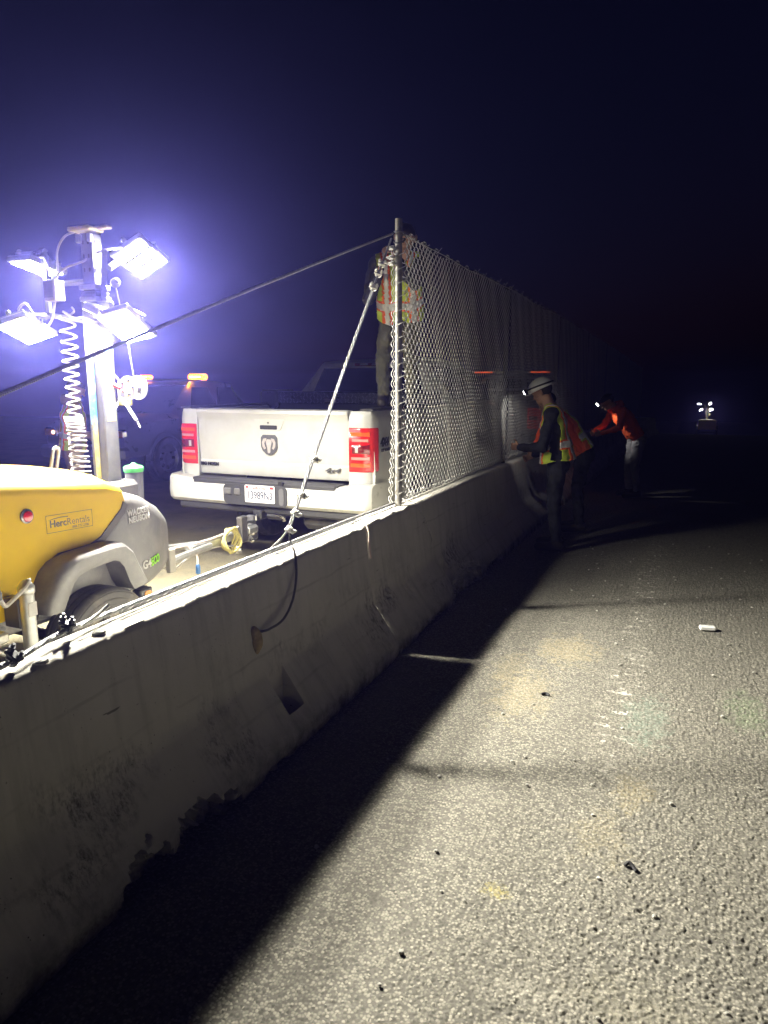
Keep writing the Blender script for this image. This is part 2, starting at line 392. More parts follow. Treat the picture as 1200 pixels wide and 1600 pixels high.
def link(name, me, parent=None, loc=None, rotz=0.):
    o = bpy.data.objects.new(name, me); COL.objects.link(o)
    if parent is not None: o.parent = parent
    if loc is not None: o.location = loc
    if rotz: o.rotation_euler = (0, 0, rotz)
    return o
def inset(poly, d):
    k = len(poly); out = []
    area = sum(poly[i][0] * poly[(i + 1) % k][1] - poly[(i + 1) % k][0] * poly[i][1] for i in range(k))
    sg = 1 if area > 0 else -1
    for i in range(k):
        a, b, c = poly[i - 1], poly[i], poly[(i + 1) % k]
        e1 = b - a; e2 = c - b; n1 = V(-e1[1], e1[0]) * sg; n2 = V(-e2[1], e2[0]) * sg
        n1 /= np.linalg.norm(n1) + 1e-9; n2 /= np.linalg.norm(n2) + 1e-9
        h = n1 + n2; out.append(b + h / max(.5, 1 + n1 @ n2) * d)
    return out
def resample(path, ds):
    P = smooth_path(path); L = np.r_[0, np.cumsum(np.linalg.norm(np.diff(P, axis=0), axis=1))]
    t = np.linspace(0, L[-1], max(3, int(L[-1] / ds))); return np.stack([np.interp(t, L, P[:, k]) for k in range(3)], 1)
def smooth_path(path, sub=8):
    P = np.array(path, float)
    if len(P) < 3: return P
    Q = np.vstack([2 * P[0] - P[1], P, 2 * P[-1] - P[-2]]); out = []
    for i in range(1, len(Q) - 2):
        p0, p1, p2, p3 = Q[i - 1:i + 3]
        for t in np.linspace(0, 1, sub, endpoint=False):
            out.append(.5 * (2 * p1 + (p2 - p0) * t + (2 * p0 - 5 * p1 + 4 * p2 - p3) * t * t + (3 * p1 - p0 - 3 * p2 + p3) * t ** 3))
    out.append(P[-1]); return np.array(out)
def rrect(w, h, r, n=4, cx=0, cy=0):
    pts = []
    for (sx, sy, a0) in ((1, -1, -90), (1, 1, 0), (-1, 1, 90), (-1, -1, 180)):
        for i in range(n + 1):
            a = R(a0 + 90 * i / n); pts.append((cx + sx * (w / 2 - r) + r * math.cos(a), cy + sy * (h / 2 - r) + r * math.sin(a)))
    return pts
def arc(c, r, a0, a1, n, ax=0, ay=1):
    out = []
    for i in range(n + 1):
        a = R(a0 + (a1 - a0) * i / n); p = list(c); p[ax] += r * math.cos(a); p[ay] += r * math.sin(a); out.append(p)
    return out
def thing(name, label, cat, loc=(0, 0, 0), rotz=0., group=None):
    o = bpy.data.objects.new(name, None); COL.objects.link(o); o.location = loc; o.rotation_euler = (0, 0, rotz); o.empty_display_size = .2
    return tag(o, label, cat, group)
def tag(o, label, cat, group=None):
    o['label'] = label; o['category'] = cat
    if group: o['group'] = group
    return o
def copy_tree(o, parent=None, skip=()):
    c = o.copy(); COL.objects.link(c); c.parent = parent
    for ch in list(o.children):
        if ch.name.split('.')[0] not in skip: copy_tree(ch, c, skip)
    return c
def text(name, body, size, mat, parent, o, u, w, offset=0., shear=0., space=1., ext=.0008, xs=1.):
    cu = bpy.data.curves.new(name, 'FONT'); cu.body = body; cu.size = size; cu.align_x = 'CENTER'; cu.align_y = 'CENTER'; cu.offset = offset; cu.shear = shear; cu.space_character = space; cu.extrude = ext; cu.resolution_u = 3
    t = bpy.data.objects.new(name, cu); COL.objects.link(t)
    dg = bpy.context.evaluated_depsgraph_get(); me = bpy.data.meshes.new_from_object(t.evaluated_get(dg)); bpy.data.objects.remove(t); bpy.data.curves.remove(cu)
    o, u, w = (Vector(k) for k in (o, u, w)); nn = u.cross(w)
    mt = Matrix((u * xs, w, nn)).transposed().to_4x4(); mt.translation = o
    me.transform(mt); me.materials.clear(); me.materials.append(M[mat]); me.name = name
    return link(name, me, parent)

# ------------------------------------------------------------------ ground
def cell_noise(x, y, s):
    gx, gy = np.floor(x / s), np.floor(y / s); best = np.full(x.shape, 9.); hh = np.zeros(x.shape)
    for dx in (-1, 0, 1):
        for dy in (-1, 0, 1):
            ix, iy = gx + dx, gy + dy
            h1 = np.modf(np.sin(ix * 127.1 + iy * 311.7) * 43758.5453)[0]; h2 = np.modf(np.sin(ix * 269.5 + iy * 183.3) * 43758.5453)[0]; h3 = np.modf(np.sin(ix * 419.2 + iy * 71.9) * 43758.5453)[0]
            d = np.hypot(x / s - ix - .5 - .5 * h1, y / s - iy - .5 - .5 * h2)
            k = d < best; best = np.where(k, d, best); hh = np.where(k, np.abs(h3), hh)
    return best, hh
def build_ground():
    xs = np.r_[-150, -110, -80, -60, -45, -34, -26, -20, -15, -11, -8, -6, -4.5, -3.5, -2.8, -2.2, -1.8, -1.5, np.arange(-1.30, 1.0, .0040), 1.1, 1.25, 1.5, 2, 2.6, 3.5, 5, 7, 10, 15, 22, 32, 45, 60, 80, 110, 150]
    ys = [1.05]
    while ys[-1] < 7.2: ys.append(ys[-1] + .0040 * max(1, (ys[-1] / 1.8) ** 1.3))
    ys = np.r_[-60, -40, -25, -15, -9, -5, -3, -1.5, -.5, .3, .8, ys, np.arange(7.5, 12, .4), np.arange(12, 60, 1.5), 65, 72, 80, 92, 110, 135, 170]
    X, Y = np.meshgrid(xs, ys); Z = gz(Y)
    core = np.clip((X + 1.30) / .05, 0, 1) * np.clip((.98 - X) / .05, 0, 1) * np.clip((Y - 1.05) / .05, 0, 1) * np.clip((7.1 - Y) / .4, 0, 1)
    wx = X * .94 + Y * .34 + .002 * np.sin(Y * 37 + X * 50); wy = Y * .94 - X * .34 + .002 * np.sin(X * 43 + Y * 31)
    f1, h1 = cell_noise(wx, wy, .0118); f3, h3 = cell_noise(wx * .8 + wy * .6 + 5.1, wy * .8 - wx * .6, .0078); f2, h2 = cell_noise(wx * .9 + 3.3, wy * .9 - 1.7, .026)
    worn = np.clip((X + .85 + .12 * np.sin(Y * 1.3)) / .75, .28, 1.)                 # wheels have polished the strip by the barrier
    h = worn * .0050 * h1 ** 1.2 * (1 - np.clip(f1 / .72, 0, 1) ** 2) + .0024 * h3 * (1 - np.clip(f3 / .75, 0, 1) ** 2)
    low = np.sin(X * 2.3 + 1) * np.sin(Y * 1.1) * .003 + np.sin(X * 7.1 + Y * 3.3) * .0012
    pits = np.clip((h2 - .88) / .1, 0, 1) * np.clip(1 - f2 / .42, 0, 1) * -.007 * worn
    grain = .00012 * np.sin(X * 2 * np.pi / .031 + 2 * np.sin(Y * 1.7))     # faint lengthwise rake lines
    Z = Z + core * (h + low + pits + grain - .003)
    nx, ny = len(xs), len(ys); co = np.stack([X, Y, Z], -1).reshape(-1, 3)
    i = (np.arange(ny - 1)[:, None] * nx + np.arange(nx - 1)[None]).ravel(); q = np.stack([i, i + 1, i + nx + 1, i + nx], 1)
    me = bpy.data.meshes.new('road'); me.vertices.add(len(co)); me.vertices.foreach_set('co', co.ravel())
    me.loops.add(q.size); me.loops.foreach_set('vertex_index', q.ravel()); me.polygons.add(len(q)); me.polygons.foreach_set('loop_start', np.arange(0, q.size, 4))
    me.update(calc_edges=True); me.polygons.foreach_set('use_smooth', [True] * len(q)); me.materials.append(M['asphalt'])
    o = link('road', me); o['kind'] = 'structure'
build_ground()

# ------------------------------------------------------------------ concrete barriers
BX = -1.857            # centre line of the barrier run
def fbm(y, z, s, seed=0.):
    return np.array([mnoise.fractal(Vector((a * s, b * s, seed)), .8, 2.1, 4) for a, b in zip(np.ravel(y), np.ravel(z))]).reshape(np.shape(y))
def barrier(y0, y1, label, near, dx=0., chips=(), pockets=()):
    step = .012 if near else .25
    ny = max(8, int((y1 - y0) / step)); ys = np.linspace(y0, y1, ny + 1)
    prof = [(0, .300), (.012, .305), (.085, .303), (.10, .298), (.30, .157), (.33, .138), (.37, .128), (.785, .078), (.80, .074), (.81, .062)]
    pf = []
    for (z0, a0), (z1, a1) in zip(prof[:-1], prof[1:]):
        k = max(1, int(math.hypot(z1 - z0, a1 - a0) / (.014 if near else .2)))
        pf += [(z0 + (z1 - z0) * i / k, a0 + (a1 - a0) * i / k) for i in range(k)]
    pf.append(prof[-1]); pf = np.array(pf)
    top = [(.812, .03), (.812, -.03)]; back = [(z, -a) for z, a in prof[::-1]]
    ring = np.vstack([pf, top, back]); nf = len(pf)
    Yg, _ = np.meshgrid(ys, np.zeros(len(ring)), indexing='ij'); Xg = np.tile(ring[:, 1], (len(ys), 1)); Zg = np.tile(ring[:, 0], (len(ys), 1))
    if near:
        fy, fz = Yg[:, :nf], Zg[:, :nf]
        n1 = fbm(fy, fz, 3., 1.); n2 = fbm(fy, fz, 22., 5.)
        d = .0025 * n1 + .0010 * n2
        ero = np.clip(n1 * .9 + n2 * .5 - .05, 0, 1.2) * np.exp(-fz / .035) * .026           # crumbled toe
        topn = np.clip(fbm(fy, fz, 60., 8.) - .1, 0, 1) * np.clip((fz - .785) / .02, 0, 1) * .012                 # nicked top arris
        dd = d - ero - topn; lift = np.zeros_like(fz)
        for (cy_, cz_, ry, rz, dep) in chips:
            e = ((fy - cy_) / ry) ** 2 + ((fz - cz_) / rz) ** 2 + n1 * .45 + n2 * .95
            k = np.clip((1.15 - e) / .10, 0, 1); dd -= k * (dep + .035 * n2)
        # the ends of each unit have worn corners
        endw = np.minimum(fy - y0, y1 - fy); dd -= np.clip(.02 - endw, 0, .02) * (.7 + .8 * np.clip(n2 + .3, 0, 1))
        Xg[:, :nf] += dd
        Zg[:, nf - 3:nf + 2] += (.003 * fbm(Yg[:, nf - 3:nf + 2], Xg[:, nf - 3:nf + 2] * 3, 9., 3.))
    Zg = Zg + gz(Yg) - .004
    co = np.stack([Xg + BX + dx, Yg, Zg], -1); nr = len(ring)
    g = G(); g.loft([co[i] for i in range(len(ys))])
    o = g.build('concrete_barrier', 'concrete', None, 50)
    tag(o, label, 'barrier', 'row of concrete road barriers')
    for (a, b, c_, d_, e_, f_) in pockets:
        cut = G().box(((a + b) / 2, (c_ + d_) / 2, (e_ + f_) / 2), (b - a, d_ - c_, f_ - e_), .004).build('cut', 'concrete')
        md = o.modifiers.new('pocket', 'BOOLEAN'); md.object = cut; md.operation = 'DIFFERENCE'; md.solver = 'EXACT'
        dg = bpy.context.evaluated_depsgraph_get(); me = bpy.data.meshes.new_from_object(o.evaluated_get(dg)); o.modifiers.clear(); o.data = me
        bpy.data.objects.remove(cut); me.polygons.foreach_set('use_smooth', [True] * len(me.polygons)); me.set_sharp_from_angle(angle=R(40))
    return o
GAP = .028
b0 = barrier(-2.25, 3.835, 'nearest grey concrete barrier with a foam-filled hole and chipped toe', True, 0, chips=[(1.90, .02, .17, .10, .075), (1.62, .02, .12, .10, .07), (2.42, .0, .10, .035, .025)], pockets=[(BX + .135, BX + .255, 2.60, 2.74, -.2, .7)])
b1 = barrier(3.835 + GAP, 9.94, 'concrete barrier carrying the first fence post, second from the camera', True, -.012, chips=[(4.05, .33, .05, .04, .02), (5.35, .06, .35, .12, .05), (6.2, .02, .3, .06, .04), (4.5, .0, .3, .04, .03), (4.35, .27, .05, .05, .02)], pockets=[(BX + .135, BX + .245, 5.02, 5.14, -.2, .7)])
lab = ['third', 'fourth', 'fifth', 'sixth', 'seventh']
for i, y in enumerate((9.96, 16.07, 22.18, 28.29, 34.4)):
    barrier(y, y + 6.08, lab[i] + ' concrete barrier from the camera, fading into darkness', False)
# foam in the lifting hole
g = G(); g.sphere((0, 0, 0), (.022, .033, .068), 18, 14)
g.v = [tuple(np.array(p) * (1 + .22 * mnoise.noise(Vector(p) * 28)) + V(0, 0, 0)) for p in g.v]
o = g.build('foam_plug', 'foam', b0); o.location = (BX + .112, 2.565, .515); o.rotation_euler = (R(8), 0, 0)
# crumbs of concrete left on the barrier top
for k, (x, y, s) in enumerate([(-1.80, 1.47, .020), (-1.83, 1.74, .022), (-1.81, 4.30, .014), (-1.80, 4.05, .012)]):
    g = G(); g.sphere((0, 0, 0), (s * 1.1, s * 1.3, s * .5), 10, 6); g.v = [tuple(np.array(p) * (1 + .5 * mnoise.noise(Vector(p) * 40 + Vector((k, 0, 0))))) for p in g.v]
    o = g.build('concrete_crumb', 'crumb', None, 25, (x, y, .808 + s * .3)); tag(o, ['flat concrete chip beside the nearest black rope clip', 'concrete chip just past the farther black rope clip', 'small crumb on the barrier top just short of the fence post', 'tiny crumb on the barrier top beside the joint'][k], 'debris', 'concrete crumbs on the barrier top')

# ------------------------------------------------------------------ chain link fence
PY = [4.574, 7.60, 10.65, 13.70, 16.75, 19.80, 22.85, 25.9, 29.0]
FX = -1.872
fence = thing('chain_link_fence', 'tall galvanised chain-link fence standing on the concrete barriers', 'fence', (0, 0, 0))
for i, y in enumerate(PY):
    z0 = float(gz(y)) + .808; g = G(); hgt = 1.93 if i == 0 else 1.86
    g.tube([(FX, y, z0 - .02), (FX - .004, y, z0 + 1.0), (FX - .006, y, z0 + hgt)], .0245 if i == 0 else .024, 14)
    o = g.build('post', 'post_steel' if i == 0 else 'dark_post', fence)
    if i == 0: M_post = o
def mesh_bay(y0, y1, seed):
    a = .0345; per = .069; nw = int(round((y1 - y0 - .05) / a)); a = (y1 - y0 - .05) / nw
    zb = .03; nz_ = 26; vs = []; fs = []; t = np.arange(nz_ * 6 + 1) / 6.; nn = 4
    zrow = zb + t * per; tri = np.abs(((t) % 1) * 2 - 1)                     # 1 at knuckles .. 0
    sm = .5 - .5 * np.cos(np.pi * tri)
    for w in range(nw):
        up = (w % 2 == 0)
        s_ = sm if up else 1 - sm
        yy = y0 + .028 + a * (w + (s_ - .5) * 1.16 + .5)
        sgn = np.cos(2 * np.pi * t) * (1 if up else -1)
        yc = y0 + a * w
        wav = .008 * np.sin(yc * 2.6 + seed) * np.sin(np.pi * t / nz_) + .003 * np.sin(yc * 7.3 + seed * 2 + t * .18) + .003 * np.sin(yc * 17 + t * .5)
        zz = zrow + .012 * np.sin(yc * 3.1 + seed) * (t / nz_) + .006 * np.sin(yc * 9 + t * .3) - .012 * np.sin(np.pi * (yc - y0) / (y1 - y0)) * (t / nz_)
        xx = FX + .030 + wav * .6 + .0036 * sgn
        P = np.stack([xx, yy, zz + gz(yy) + .812], 1)
        T = np.gradient(P, axis=0); T /= np.linalg.norm(T, axis=1)[:, None]
        N = np.cross(T, V(1, 0, 0)); N /= np.linalg.norm(N, axis=1)[:, None]; B = np.cross(T, N)
        o_ = len(vs); r_ = .0030
        for i in range(len(P)):
            for q in range(nn):
                an = 2 * np.pi * q / nn; vs.append(P[i] + r_ * (math.cos(an) * N[i] + math.sin(an) * B[i]))
        fs += [(o_ + i * nn + q, o_ + i * nn + (q + 1) % nn, o_ + (i + 1) * nn + (q + 1) % nn, o_ + (i + 1) * nn + q) for i in range(len(P) - 1) for q in range(nn)]
    me = bpy.data.meshes.new('chain_link'); me.from_pydata([tuple(v) for v in vs], [], fs); me.materials.append(M['wire'])
    me.polygons.foreach_set('use_smooth', [True] * len(fs)); return me
for i in range(len(PY) - 1):
    if i < 4: o = link('chain_link', mesh_bay(PY[i], PY[i + 1], i * 1.7), fence)
    else:
        o = link('chain_link', last_me, fence); o.location = (0, PY[i] - PY[3], float(gz(PY[i] + 1.5) - gz(PY[3] + 1.5)))
    last_me = o.data; o['kind'] = 'stuff'
for zz, nm in ((1.835, 'top_wire'), (.06, 'bottom_wire')):
    path = [(FX + .026, y + t, float(gz(y + t)) + .812 + zz - .02 * math.sin(math.pi * t / 3.05) + .006 * math.sin(y * 9 + t * 5)) for y in PY[:-1] for t in np.arange(0, 3.05, .3)]
    G().tube(path, .0028, 6).build(nm, 'wire', fence)
for zz in (1.84, .065):
    for k, y in enumerate(np.arange(4.72, 10.4, .26)):
        z = float(gz(y)) + .812 + zz - .02 * math.sin(math.pi * ((y - 4.574) % 3.04) / 3.05); tw = []
        for j in range(22):
            a = j / 21 * 2 * math.pi * 1.7; tw.append((FX + .028 + .013 * math.cos(a), y + (j - 10) * .0018 + random.uniform(-.001, .001), z + .016 * math.sin(a)))
        tw.append((FX + .05 + random.uniform(0, .015), y + random.uniform(-.03, .03), z + random.uniform(-.02, .035)))
        G().tube(tw, .0014, 4).build('tie_wire', 'wire', fence)
# lacing wire spiralled round the end post
hx = []
for j in range(520):
    t = j / 519; a = t * 2 * math.pi * 19; hx.append((FX + .012 + (.034 + .004 * math.sin(j * .7)) * math.cos(a), 4.574 + .012 + .034 * math.sin(a), .83 + t * 1.70))
G().tube(hx, .0027, 5).build('lacing_wire', 'wire', fence)
# loose mesh ends bunched in front of the post
for k in range(2):
    zz = []; n_ = 26 * 6
    for j in range(n_ + 1):
        t = j / 6; zz.append((FX - .020 + .012 * math.cos(2 * math.pi * t) - .012 * k - (.05 * max(0, .3 - t / 26)), 4.574 - .022 - .020 * abs((t % 1) * 2 - 1) - .012 * k - .05 * max(0, .25 - t / 26), .83 + t * .0665))
    G().tube(zz, .0022, 5).build('loose_picket', 'wire', fence)

# ------------------------------------------------------------------ wire ropes and clips
def wire_clip(parent, pos, T, B, s, mat):
    """saddle + U-bolt + two nuts; T along the rope, B the way the nuts point, s the rope radius"""
    T = V(*T); T /= np.linalg.norm(T); B = V(*B); B = B - T * (B @ T); B /= np.linalg.norm(B); N = np.cross(T, B); pos = V(*pos)
    rot = Matrix((tuple(N), tuple(T), tuple(B))).transposed()
    sd = G().box(pos + B * s * 2.3, (s * 6.2, s * 3.6, s * 1.5), s * .35, rot).box(pos + B * s * 1.35, (s * 2.6, s * 4.2, s * 1.0), s * .3, rot).build('clip', mat, parent)
    P = [pos + N * s * 2.05 + B * s * 6.0, pos + N * s * 2.05 + B * s * 0] + [pos + N * s * 2.05 * math.cos(a) - B * s * 2.05 * math.sin(a) for a in np.linspace(.3, math.pi - .3, 8)] + [pos - N * s * 2.05, pos - N * s * 2.05 + B * s * 6.0]
    G().tube(P, s * .62, 8).build('u_bolt', mat, sd)
    for k in (-1, 1):
        c = pos + N * k * s * 2.05 + B * s * 3.9; ring = []
        for h in (-.75, .75): ring.append([c + B * h * s + (N * math.cos(a) + T * math.sin(a)) * s * 1.25 for a in np.linspace(0, 2 * math.pi, 6, endpoint=False)])
        G().loft(ring).build('nut', mat, sd, 20)
    return sd
# long guy from the post head back over the barrier
P0, P1 = V(-1.915, 4.56, 2.645), V(-1.79, -.75, .86)
path = [P0 + (P1 - P0) * t + V(0, 0, .03 * math.sin(math.pi * t)) for t in np.linspace(0, 1, 14)]
lg = thing('guy_cable', 'long twisted steel cable rising from the left edge to the post top', 'cable', (-1.79, -.75, .82))
o = G().rope(path, .0075, .06, 12).build('rope', 'rope_steel', lg); 
o2 = G().rope([p + V(.006, 0, -.013) for p in path[9:]], .0065, .06, 12).build('rope_tail', 'rope_steel', lg)
eyeL = [V(FX + .034 * math.cos(a), 4.574 + .034 * math.sin(a), 2.645 + .012 * math.sin(a * .5)) for a in np.linspace(math.pi * 1.1, math.pi * 3, 20)]
G().rope(eyeL, .0065, .05, 12).build('eye_loop', 'rope_dark', lg)
for q in (o, o2): pass
wire_clip(lg, path[-2], P1 - P0, (.3, 0, 1), .009, 'clip_zinc')
for ch in lg.children: ch.location = -V(-1.79, -.75, .82)
# steep guy from the post head down to the barrier
A, B_ = V(-1.895, 4.49, 2.60), V(-1.868, 3.06, .92)
sg = thing('guy_cable', 'steep steel guy rope with bright clips, looped round the near barrier', 'cable', (0, 0, 0))
path = [A + (B_ - A) * t + V(0, -.03 * math.sin(math.pi * t), -.015 * math.sin(math.pi * t)) for t in np.linspace(0, 1, 10)]
G().rope(path, .0068, .05, 12).build('rope', 'rope_steel', sg)
G().rope([p + V(.014, -.003, .004) for p in path[2:]], .0062, .05, 12).build('rope_return', 'rope_steel', sg)
loop = [V(FX + .036 * math.cos(a), 4.574 + .036 * math.sin(a), 2.60 + .02 * math.sin(a)) for a in np.linspace(math.pi * 1.2, math.pi * 3.2, 22)]
G().rope(loop, .0062, .05, 12).build('eye_loop', 'rope_dark', sg)
G().rope([B_, (-1.90, 3.03, .868), (-1.932, 3.00, .83), (-1.99, 2.97, .72)], .0068, .05, 12).build('back_leg', 'rope_steel', sg)
G().rope([B_ + V(.012, 0, 0), (-1.835, 3.03, .865), (-1.785, 2.985, .828), (-1.757, 2.95, .72), (-1.728, 2.86, .62), (-1.715, 2.75, .558), (-1.722, 2.64, .545), (-1.742, 2.585, .545)], .0068, .05, 12).build('front_leg', 'rope_dark', sg)
dirg = B_ - A
for t in (.115, .155, .21): wire_clip(sg, path[0] + dirg * t + V(.004, -.01, 0), dirg, (.35, -1, -.2), .0085, 'clip_zinc')
for t in (.80, .905, .955, 1.0): wire_clip(sg, path[0] + dirg * t + V(.005, -.004, 0), dirg, (.9, -.5, -.1), .0078, 'clip_zinc')
for z in (2.55, 2.49, 2.45): wire_clip(sg, (FX - .03, 4.545, z), (0, 0, 1), (-.6, -1, 0), .0075, 'clip_zinc')
# rope lying along the barrier top
tr = thing('top_cable', 'thick wire rope with black clips lying along the barrier top', 'cable', (0, 0, 0))
pth = [(-1.79, -.5, .829), (-1.80, .6, .828), (-1.812, 1.1, .828), (-1.835, 1.40, .834), (-1.885, 1.62, .838), (-1.915, 1.9, .830), (-1.925, 2.4, .826), (-1.92, 3.2, .826), (-1.915, 3.9, .826), (-1.90, 4.5, .826), (-1.915, 6.0, .824), (-1.915, 8.2, .818)]
G().rope(pth, .0105, .075, 18).build('rope', 'rope_steel', tr)
G().rope([(p[0] + .027, p[1], p[2] - .002) for p in pth[5:9]], .0058, .05, 12).build('rope_tail', 'rope_steel', tr)
G().tube([(-1.872, 1.70, .842), (-1.880, 1.76, .850), (-1.882, 1.81, .862), (-1.880, 1.84, .876)], .007, 8).build('frayed_end', 'clip_zinc', tr)
wire_clip(tr, (-1.835, 1.40, .838), (-.12, 1, 0), (.55, 0, .8), .0088, 'clip_black')
wire_clip(tr, (-1.893, 1.66, .842), (-.1, 1, 0), (.2, .1, 1), .0088, 'clip_black')
wire_clip(tr, (-1.81, 1.02, .834), (0, 1, 0), (-.7, 0, .7), .0088, 'clip_black')
# loose wire on the barrier face; pale strip modelled for light through the joint
o = G().tube(smooth_path([(-1.86, 4.66, .826), (-1.80, 4.64, .832), (-1.765, 4.66, .805), (-1.735, 4.74, .70), (-1.715, 4.82, .56), (-1.715, 4.85, .50)]), .0034, 6).build('loose_wire', 'cable_white'); tag(o, 'thin pale wire drooping over the barrier below the fence post', 'wire')
o = G().tube(smooth_path([(-1.84, 3.853, .80), (-1.80, 3.852, .812), (-1.772, 3.850, .77), (-1.768, 3.850, .68), (-1.758, 3.85, .60)]), .006, 6).build('light_sliver', 'cord_sliver_pink'); tag(o, 'pale cord standing in for light through the joint between two barriers', 'sliver')

# ------------------------------------------------------------------ light tower trailer
TX = -3.42                                        # trailer centre line
def lamp_head(parent, C, n, a, la, lb, aim=None, watts=0.):
    C, n, a = (V(*k) for k in (C, n, a)); n /= np.linalg.norm(n); a = a - n * (a @ n); a /= np.linalg.norm(a); b = np.cross(n, a)
    rot = Matrix((tuple(a), tuple(b), tuple(n))).transposed()
    root = G().box(C - n * .022, (la + .035, lb + .035, .04), .008, rot).build('lamp_head', 'lamp_case', parent)
    g = G()
    for k in np.linspace(-.42, .42, 9): g.box(C - n * .056 + b * lb * k, (la * .86, .006, .034), .001, rot)
    g.build('cooling_fin', 'lamp_case', root)
    seg = lb / 3
    for k in (-1, 0, 1):
        G().box(C + b * seg * k + n * .0006, (la * .96, seg * .82, .004), .001, rot).build('led_panel', 'led', root, 0)
    for k in (-.5, .5): G().box(C + b * seg * k + n * .002, (la * .97, .022, .010), .002, rot).build('divider', 'black_plastic', root)
    for k in (-1, 1):
        G().tube([C - n * .02 + a * k * (la / 2 + .016), C - n * .05 + a * k * (la / 2 + .026), C - n * .11 + a * k * .05], .007, 6).build('bracket', 'lamp_case', root)
    G().sphere(C - n * .06 + b * (lb / 2 + .012), .016, 10, 6).build('cable_gland', 'lamp_case', root)
    if aim is not None:            # the aimed flood of this head
        ld = bpy.data.lights.new('lamp_beam', 'SPOT'); ld.energy = watts; ld.spot_size = R(108); ld.spot_blend = 1.; ld.shadow_soft_size = .06; ld.color = (1.0, .95, .82)
        lo = bpy.data.objects.new('lamp_beam', ld); COL.objects.link(lo); lo.parent = root; lo.location = Vector(tuple(C + n * .055)); lo.rotation_euler = (Vector(aim) - lo.location).to_track_quat('-Z', 'Y').to_euler()
    return C - n * .11
def light_tower():
    t = thing('light_tower', 'yellow towable light tower with grey nose and four lit lamps', 'light tower', (TX, 2.7, 0))
    O = V(TX, 2.7, 0)
    def B(g, name, mat, parent=t, smooth=35.):
        o = g.build(name, mat, parent, smooth)
        return o
    xr = .60                                      # half width
    # yellow bodywork: side profile lofted across the width with rounded shoulders
    side = [(1.20, .60), (2.30, .588), (2.335, .66), (2.33, .72), (2.40, .80), (2.47, .838), (2.67, .842), (2.745, .866), (2.90, .985), (2.925, 1.03), (2.915, 1.075), (2.86, 1.088), (1.9, 1.205), (1.20, 1.225)]
    rings = []
    for x, dz, dy in ((xr, 0, 0), (xr - .012, .0, .012), (-xr + .012, 0, .012), (-xr, 0, 0)):
        rings.append([(TX + x, y + (0 if i in (0, 13) else dy * .6), z) for i, (y, z) in enumerate(side)])
    B(G().loft(rings), 'body_panel', 'yellow')
    # the hood: crowned lid above the shoulder crease
    rings = []
    for x, h in ((xr + .012, -.012), (xr + .012, .012), (xr - .01, .045), (xr - .10, .085), (xr - .28, .105), (0, .112), (-xr + .28, .105), (-xr + .10, .085), (-xr + .01, .045), (-xr - .012, .012), (-xr - .012, -.012)):
        rings.append([(TX + x, y, z + (h if k else h)) for k, (y, z) in enumerate([(1.18, 1.225), (1.9, 1.205), (2.5, 1.132), (2.80, 1.098), (2.90, 1.078 - max(0, h) * .35)])])
    g = G(); n_ = 5
    vs = [p for r_ in rings for p in r_]; fs = [(i * n_ + q, i * n_ + q + 1, (i + 1) * n_ + q + 1, (i + 1) * n_ + q) for i in range(len(rings) - 1) for q in range(n_ - 1)]
    fs += [tuple(i * n_ + 4 for i in range(len(rings))), tuple(i * n_ for i in range(len(rings)))[::-1]]
    g.add(vs, fs); hood = B(g, 'hood', 'yellow', smooth=40)
    # rubber seal along the split line
    sp = [(2.925, 1.02), (2.905, .982), (2.75, .858), (2.675, .833), (2.47, .829), (2.395, .793), (2.325, .71), (2.33, .62)]
    for s in (1, -1):
        g = G(); ring = []
        for (y, z) in sp: ring.append([(TX + s * (xr - .02), y - .012, z + .012), (TX + s * (xr + .006), y - .012, z + .010), (TX + s * (xr + .006), y + .016, z - .016), (TX + s * (xr - .02), y + .016, z - .016)])
        B(g.loft(ring), 'seal_strip', 'seam')
    # grey nose cowl: sections along Y
    def cowl_ring(y, hw, zb, zt, r_):
        pts = rrect(2 * hw, zt - zb, r_, 5, 0, (zt + zb) / 2); return [(TX + p[0], y, p[1]) for p in pts]
    rings = [cowl_ring(2.33, xr - .012, .52, .66, .04), cowl_ring(2.45, xr - .01, .50, .80, .05), cowl_ring(2.68, xr - .008, .49, .835, .06), cowl_ring(2.76, xr - .006, .49, .87, .06), cowl_ring(2.88, xr - .004, .49, .975, .07),
             cowl_ring(2.93, xr - .002, .49, 1.06, .08), cowl_ring(3.00, xr - .005, .49, 1.065, .09), cowl_ring(3.12, xr - .02, .48, 1.03, .10), cowl_ring(3.24, xr - .07, .475, .985, .11), cowl_ring(3.38, xr - .14, .475, .93, .11), cowl_ring(3.52, xr - .23, .48, .86, .10), cowl_ring(3.56, xr - .26, .50, .82, .09)]
    B(G().loft(rings), 'nose_cowl', 'cowl_grey', smooth=50)
    # mast well collar and canister on the nose
    B(G().box((TX, 3.40, .99), (.30, .30, .12), .03), 'mast_collar', 'cowl_grey')
    tank = B(G().lathe([(.052, .80), (.056, .85), (.060, 1.06), (.058, 1.075)], (TX - .045, 3.70, 0), 'z', 20), 'canister', 'tank_grey')
    B(G().lathe([(.064, 1.072), (.066, 1.08), (.066, 1.10), (.055, 1.112), (.02, 1.122), (.012, 1.132)], (TX - .045, 3.70, 0), 'z', 22), 'cap', 'green_cap', tank)
    # fenders and wheels on both sides
    fo = [(2.245, .60), (2.265, .66), (2.335, .775), (2.385, .812), (2.47, .836), (2.70, .846), (2.775, .838), (2.83, .79), (2.875, .70), (2.93, .60)]
    fi = [(2.36, .585), (2.38, .62), (2.43, .705), (2.47, .735), (2.53, .752), (2.70, .760), (2.735, .745), (2.765, .71), (2.80, .62), (2.83, .57)]
